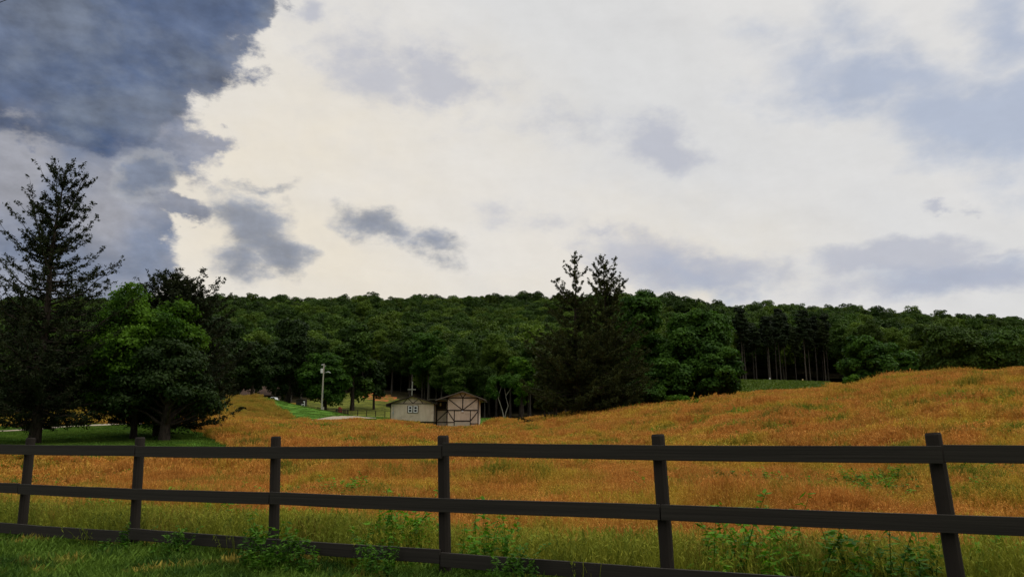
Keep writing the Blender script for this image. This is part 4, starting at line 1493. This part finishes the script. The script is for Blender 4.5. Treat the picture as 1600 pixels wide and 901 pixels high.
# link bay timbers and its little lamp
yL = (2.0, 2.07)
for a_, b_ in (((lb0, row(639.6)), (0, row(639.6))), ((lb0, row(658.8)), (0, row(658.8)))):
    MB().beam(a_, b_, T * 0.85, *yL).build('timber', M['timber'], barn)
MB().beam((lb0 + 0.05, row(657.5)), (-0.1, row(641.5)), T * 0.8, 2.006, 2.06).build('brace', M['timber'], barn)
MB().beam((lb0 + 0.08, -0.5), (lb0 + 0.08, He - 0.9), T, 1.96, 2.04).build('timber', M['timber'], barn)
m = MB()
m.box(lb0 + 0.15, -0.06, 1.98, 2.06, row(638.4), He - 0.5)
m.build('recess_shade', M['timber'], barn)  # dark panel puts the shade of the upper recess into colour
m = MB()
lx = bx(686.8, 630)[0]
m.box(lx - 0.11, lx + 0.11, 1.84, 1.976, row(633), row(628))
m.build('wall_lamp', M['lamp_warm'], barn, bevel=0.03)
m = MB()
m.box(-0.19, -0.012, 1.90, 1.978, row(637), row(629.5))
m.build('door_casing', M['lamp_warm'], barn)
# roof: two slopes with deep eaves
eL, eR = bx(681, 624.5), bx(759, 624.0)
ap = (Xm, bx(721, 610.6)[1])
OVH = 0.75


def roof_slope(a, b, th, y0, y1):
    """slab whose top edge runs from a to b"""
    m = MB()
    ang = math.atan2(b[1] - a[1], b[0] - a[0])
    nx, nz = math.sin(ang) * th, -math.cos(ang) * th
    if nz > 0:
        nx, nz = -nx, -nz
    m.prism([a, b, (b[0] + nx * 0, b[1] - th), (a[0], a[1] - th)] if a[0] < b[0] else [b, a, (a[0], a[1] - th), (b[0], b[1] - th)], y0, y1)
    return m


rf = roof_slope(eL, ap, 0.13, -OVH, DEP + 0.6).build('roof', M['shingle'], barn)
rf = roof_slope(ap, eR, 0.13, -OVH, DEP + 0.6).build('roof', M['shingle'], barn)
for a_, b_ in ((eL, ap), (ap, eR)):
    m = MB()
    m.prism([(a_[0], a_[1] - 0.02), (b_[0], b_[1] - 0.02), (b_[0], b_[1] - 0.19), (a_[0], a_[1] - 0.19)][::-1], -OVH - 0.04, -OVH - 0.003)
    m.build('fascia', M['fascia'], barn)
for s0_, s1_ in ((bx(683, 0)[0], -0.02), (Wd + 0.02, bx(757.5, 0)[0])):
    m = MB()
    zz0 = He - 0.30 if s0_ < 0 else He - 0.32
    m.box(s0_, s1_, -OVH + 0.02, DEP + 0.4, He - 0.36 if s0_ < 0 else He - 0.42, He - 0.30 if s0_ < 0 else He - 0.36)
    m.build('soffit', M['soffit'], barn)

# ---- left low barn
ox2, oz2 = wl(609.5, 656)
cx_ = lambda px, row_: (wl(px, row_)[0] - ox2, wl(px, row_)[1] - oz2)
low_barn = thing('barn', (ox2, 133.0, oz2), 0, 'long low tan barn with two small white windows and a zigzag timbered gable', 'barn')
W2 = cx_(679.3, 640)[0]
H2 = cx_(643, 630.2)[1]
A2 = cx_(645, 619.6)
b2 = cx_(643, 658)[1]
m = MB()
m.prism([(0, -0.5 if False else b2), (W2, b2), (W2, H2), (A2[0], A2[1]), (0, H2)], 0.0, 8.0)
m.build('wall', M['siding'], low_barn)
m = MB()
m.box(0.3, W2 - 0.02, 0.25, 7.8, b2 - 1.0, b2 - 0.002)
m.build('foundation', M['block'], low_barn)
MB().beam((0, H2), (W2, H2), 0.12, -0.05, 0.03).build('timber', M['timber'], low_barn)
MB().beam((0.05, b2), (0.05, H2), 0.11, -0.045, 0.03).build('timber', M['timber'], low_barn)
MB().beam((W2 - 0.07, b2 - 0.3), (W2 - 0.07, H2), 0.16, -0.056, 0.03).build('timber', M['timber'], low_barn)
for (p0, r0_), (p1, r1_) in (((630.3, 629.6), (636.5, 622.3)), ((637.5, 622.0), (645, 629.6)), ((646, 629.6), (654.3, 622.2)), ((655, 622.4), (660.8, 629.6))):
    MB().beam(cx_(p0, r0_), cx_(p1, r1_), 0.11, -0.042, 0.02).build('brace', M['timber'], low_barn)
for pa, pb in ((638.6, 643.4), (646.9, 651.7)):
    x0, zt = cx_(pa, 634.5)
    x1, zb = cx_(pb, 643.5)
    fr = MB()
    fr.beam((x0, zb), (x0, zt), 0.15, -0.07, 0.02).beam((x1, zb), (x1, zt), 0.15, -0.07, 0.02)
    fr.beam((x0 - 0.075, zt), (x1 + 0.075, zt), 0.15, -0.072, 0.018).beam((x0 - 0.075, zb), (x1 + 0.075, zb), 0.15, -0.072, 0.018)
    fr.beam((x0 + 0.06, (zt + zb) / 2), (x1 - 0.06, (zt + zb) / 2), 0.13, -0.068, 0.016)
    wn = fr.build('window', M['white'], low_barn)
    m = MB()
    m.box(x0 + 0.03, x1 - 0.03, -0.03, 0.012, zb + 0.03, zt - 0.03)
    m.build('pane', M['pane'], wn)
    sh = MB().beam((x0 - 0.18, zb - 0.09), (x0 - 0.18, zt + 0.09), 0.1, -0.04, 0.02)
    sh.beam((x0 - 0.2, zb - 0.13), (x1 + 0.2, zb - 0.13), 0.07, -0.04, 0.02).beam((x0 - 0.2, zt + 0.13), (x1 + 0.2, zt + 0.13), 0.07, -0.038, 0.018)
    sh.beam((x1 + 0.18, zb - 0.09), (x1 + 0.18, zt + 0.09), 0.1, -0.036, 0.016)
    sh.build('trim', M['timber'], wn)
e0, e1 = cx_(603.8, 631.0), cx_(683.5, 630.2)
ap2 = cx_(644.5, 617.6)
# the left slope breaks into a lower pitch over the eave
roof_slope(e0, ap2, 0.16, -0.5, 8.5).build('roof', M['shingle'], low_barn)
roof_slope(ap2, e1, 0.16, -0.5, 8.5).build('roof', M['shingle'], low_barn)
for a_, b_ in ((e0, ap2), (ap2, e1)):
    m = MB()
    m.prism([(a_[0], a_[1] - 0.02), (b_[0], b_[1] - 0.02), (b_[0], b_[1] - 0.19), (a_[0], a_[1] - 0.19)][::-1], -0.54, -0.503)
    m.build('fascia', M['timber'], low_barn)
m = MB()
m.box(e0[0] + 0.02, 0.0 - 0.02, -0.45, 8.3, e0[1] - 0.40, e0[1] - 0.20)
m.build('eave_box', M['timber'], low_barn)
mx_, mz_ = cx_(614.4, 645)
MB().tube([(mx_, -0.05, mz_ - 0.9), (mx_, -0.05, mz_ + 1.5)], 0.045, 8).build('conduit', M['metal'], low_barn)
MB().box(mx_ - 0.11, mx_ + 0.11, -0.16, -0.01, mz_ - 0.1, mz_ + 0.22).build('meter_box', M['metal'], low_barn, bevel=0.02)
MB().box(mx_ - 0.09, mx_ + 0.10, -0.13, -0.012, mz_ - 1.0, mz_ - 0.2).build('meter_panel', M['concrete'], low_barn, bevel=0.01)

# ------------------------------------------------------------------ poles
M['pole_wood'] = simple('pole_wood', (0.36, 0.33, 0.28), 0.85, 0.2, vary=0.25, scale=3, stretch=(1, 1, 0.1))
M['pole_grey'] = simple('pole_grey', (0.22, 0.22, 0.19), 0.85, 0.2, vary=0.25)
x, y, z = ground_at(500, 150)
pole = thing('utility_pole', (x, y, z), 0, 'tall pale wooden pole with a white transformer can and a street lamp arm', 'utility pole')
PH = ray(800, 568)[2] * 150 - z
MB().tube([(0, 0, -0.5), (0, 0, PH * 0.5), (0.02, 0, PH)], [0.16, 0.14, 0.11], 10).build('shaft', M['pole_wood'], pole)
MB().tube([(-0.32, -0.1, PH * 0.80), (-0.32, -0.1, PH * 0.895)], [0.22, 0.22], 12).build('transformer', M['white'], pole)
MB().tube([(0.1, 0, PH * 0.80), (0.7, -0.05, PH * 0.825), (1.3, -0.1, PH * 0.81)], 0.035, 6).build('lamp_arm', M['metal'], pole)
MB().tube([(0.55, -0.1, PH * 0.81), (0.9, -0.1, PH * 0.822), (1.45, -0.1, PH * 0.80)], [0.05, 0.13, 0.08], 8).build('lamp_head', M['metal'], pole)
MB().tube([(-0.45, 0, PH * 0.975), (-0.05, 0, PH * 0.985)], 0.07, 8).build('insulator', M['white'], pole)
MB().tube([(0.12, 0, PH * 0.93), (0.42, 0, PH * 0.96)], 0.07, 8).build('insulator', M['metal'], pole)
MB().tube([(0.14, -0.12, 0.0), (0.16, -0.12, PH * 0.45)], 0.03, 6).build('conduit', M['metal'], pole)
x, y, z = ground_at(502.6, 149)
m = MB()
m.box(-0.11, 0.11, -0.11, 0.11, -0.2, 0.62).prism([(-0.11, 0.62), (0.11, 0.62), (0.0, 0.70)], -0.11, 0.11)
o = m.build('marker_post', M['pole_wood'])
o.location = (x, y, z)
tag(o, 'short pale wooden post beside the foot of the lamp pole', 'post')
x, y, z = ground_at(641, 152)
cp = thing('utility_pole', (x, y, z), 0, 'thin grey pole with one crossarm rising behind the low barn roof', 'utility pole')
h = ray(800, 596)[2] * 152 - z
MB().tube([(0, 0, -0.5), (0.12, 0, h)], [0.12, 0.09], 8).build('shaft', M['pole_grey'], cp)
hc = ray(800, 608.2)[2] * 152 - z
MB().box(-0.75, 0.85, -0.16, -0.08, hc - 0.09, hc + 0.09).build('crossarm', M['pole_grey'], cp)
for px, Y, lb, mt in ((1209.5, 186, 'little white capped marker post at the top of the crop slope', 'white'), (1261.5, 190, 'little yellow capped marker post at the top of the crop slope', 'lamp_warm')):
    x, y, z = ground_at(px, Y)
    t = thing('marker_post', (x, y, z), 0, lb, 'post')
    MB().tube([(0, 0, -0.2), (0, 0, 0.75)], 0.06, 6).build('shaft', M['pole_grey'], t)
    MB().tube([(0, 0, 0.70), (0, 0, 0.82), (0, 0, 1.0), (0, 0, 1.08)], [0.10, 0.17, 0.17, 0.08], 10).build('cap', M[mt], t)

# ------------------------------------------------------------------ wire fence and yard things under the far trees
M['dark_wood'] = simple('dark_wood', (0.030, 0.024, 0.020), 0.85, 0.15)
wf = thing('wire_fence', (0, 0, 0), 0, 'low dark post and wire fence running below the trees behind the lamp pole', 'fence')
stations = [pd(px, 166 + (px - 480) * 0.03) for px in (478, 494, 510, 524, 536, 542, 557, 571, 585, 600)]
for (x, y) in stations:
    z = zat(x, y)
    MB().tube([(x, y, z - 0.3), (x, y, z + 1.35)], [0.09, 0.08], 7).build('post', M['dark_wood'], wf)
for hz in (0.45, 0.8, 1.15):
    m = MB()
    m.tube([(x, y - 0.1, zat(x, y) + hz) for x, y in stations], 0.035, 5)
    m.build('wire', M['dark_wood'], wf)
# timber corral panel beside it
rfn = thing('timber_fence', (0, 0, 0), 0, 'short stretch of dark board fence with close pickets left of the wire fence', 'fence')
a0_ = pd(523, 163)
a1_ = pd(541, 163.5)
m0 = np.array([a0_, a1_])
for k in range(7):
    q = m0[0] + (m0[1] - m0[0]) * k / 6
    z = zat(*q)
    MB().box(q[0] - 0.07, q[0] + 0.07, q[1] - 0.05, q[1] + 0.05, z - 0.3, z + 1.3).build('picket', M['dark_wood'], rfn)
for hz in (0.5, 1.0):
    m = MB()
    m.tube([(*a0_[:1], a0_[1] - 0.08, zat(*a0_) + hz), (a1_[0], a1_[1] - 0.08, zat(*a1_) + hz)], 0.07, 4)
    m.build('rail', M['dark_wood'], rfn)

M['rust_red'] = simple('rust_red', (0.22, 0.035, 0.028), 0.7, 0.2)
for px, hh, lb in ((528.2, 1.25, 'taller dark red fuel drum standing under the far trees'), (530.6, 1.0, 'shorter dark red drum beside the taller one under the trees')):
    x, y, z = ground_at(px, 176)
    m = MB()
    m.tube([(0, 0, -0.1), (0, 0, hh * 0.05), (0, 0, hh * 0.32), (0, 0, hh * 0.34), (0, 0, hh * 0.36), (0, 0, hh * 0.64), (0, 0, hh * 0.66), (0, 0, hh * 0.68), (0, 0, hh)],
           [0.30, 0.30, 0.30, 0.33, 0.30, 0.30, 0.33, 0.30, 0.30], 14)
    o = m.build('steel_drum', M['rust_red'])
    o.location = (x, y, z + 0.55)
    tag(o, lb, 'drum', 'red drums under the trees')

# ---- the house almost hidden by trees
M['roof_brown'] = simple('roof_brown', (0.085, 0.055, 0.043), 0.9, 0.15, vary=0.6, scale=2)
M['house_wall'] = simple('house_wall', (0.10, 0.075, 0.062), 0.9, 0.15)
x, y, z = ground_at(398, 188)
hz0 = ray(800, 622)[2] * 188
house = thing('house', (x, y, hz0), 0, 'single storey house with a reddish brown roof half hidden behind dark trees', 'house')
m = MB()
m.box(-3.8, 3.6, 0, 8, -1.5, 0.9)
m.build('wall', M['house_wall'], house)
m = MB()
V = [(-4.4, -0.6, 0.75), (4.2, -0.6, 0.75), (4.2, 4, 3.2), (-4.4, 4, 3.2), (-4.4, 8.6, 0.75), (4.2, 8.6, 0.75)]
m.add(V + [(a, b, c - 0.15) for a, b, c in V], [(0, 1, 2, 3), (3, 2, 5, 4), (7, 6, 9, 8), (8, 9, 10, 11), (0, 6, 7, 1), (4, 5, 11, 10), (0, 3, 9, 6), (3, 4, 10, 9), (1, 7, 8, 2), (2, 8, 11, 5)])
m.build('roof', M['roof_brown'], house)
for xx in (-2.2, 0.4):
    m = MB()
    m.box(xx, xx + 1.1, -0.04, 0.02, -0.7, 0.4)
    w_o = m.build('window', M['white'], house)
    m = MB()
    m.box(xx + 0.1, xx + 1.0, -0.055, -0.042, -0.6, 0.3)
    m.build('pane', M['pane'], w_o)

# ---- small white pickup seen over the lawn crest
M['car_white'] = simple('car_white', (0.60, 0.62, 0.65), 0.35, 0.5, vary=0.03)
M['rubber'] = simple('rubber', (0.015, 0.015, 0.015), 0.8, 0.3)
x, y, z = ground_at(421.5, 158)
zc_ = ray(800, 630.0)[2] * 158
car = thing('parked_car', (x, y, zc_), R(-6), 'small white vehicle parked beyond the lawn crest by the house', 'vehicle')
m = MB()
m.prism([(-1.15, 0.30), (1.15, 0.30), (1.18, 0.62), (1.10, 0.75), (0.95, 0.80), (0.75, 1.22), (-0.05, 1.25), (-0.25, 0.80), (-1.1, 0.76), (-1.18, 0.6)], -0.75, 0.75)
m.build('body', M['car_white'], car, bevel=0.05)
m = MB()
m.prism([(0.83, 0.84), (0.68, 1.15), (0.02, 1.17), (-0.14, 0.84)], -0.765, -0.745)
m.build('window', M['pane'], car)
for wx in (-0.72, 0.72):
    for wy in (-0.78, 0.66):
        wv = MB().tube([(wx, wy, 0.30), (wx, wy + 0.14, 0.30)], 0.30, 16).build('wheel', M['rubber'], car)
# ---- white framed garden shed door and chair like things
x, y, z = ground_at(466.5, 162)
sh = thing('garden_shed', (x, y, z), 0, 'tiny dark shed with a white framed door under the trees left of the lamp pole', 'shed')
H_ = 1.9
m = MB()
m.box(-1.0, 0.9, 0, 1.6, -0.3, H_).prism([(-1.1, H_), (1.0, H_), (-0.05, H_ + 0.35)], -0.1, 1.7)
m.build('wall', M['dark_wood'], sh)
m = MB()
m.beam((0.28, -0.1), (0.28, 1.0), 0.12, -0.05, -0.002).beam((0.78, -0.1), (0.78, 1.6), 0.14, -0.052, -0.003).beam((0.22, 1.0), (0.86, 1.0), 0.12, -0.048, -0.001).beam((0.5, 1.55), (0.86, 1.55), 0.2, -0.046, -0.004)
m.build('door_frame', M['white'], sh)
m = MB()
m.box(-0.7, 0.0, -0.03, -0.002, 0.6, 1.3)
m.build('window', M['pane'], sh)

# ---- power line crossing high over the road at the far left
a_, b_ = at(-60, 27, 30), at(70, -23, 30)
m = MB()
m.tube([tuple(a_ + (b_ - a_) * t_) for t_ in np.linspace(-1.5, 4.0, 24)], 0.014, 6)
o = m.build('power_line', M['rubber'])
tag(o, 'single black overhead cable crossing the sky corner above the storm cloud', 'cable')
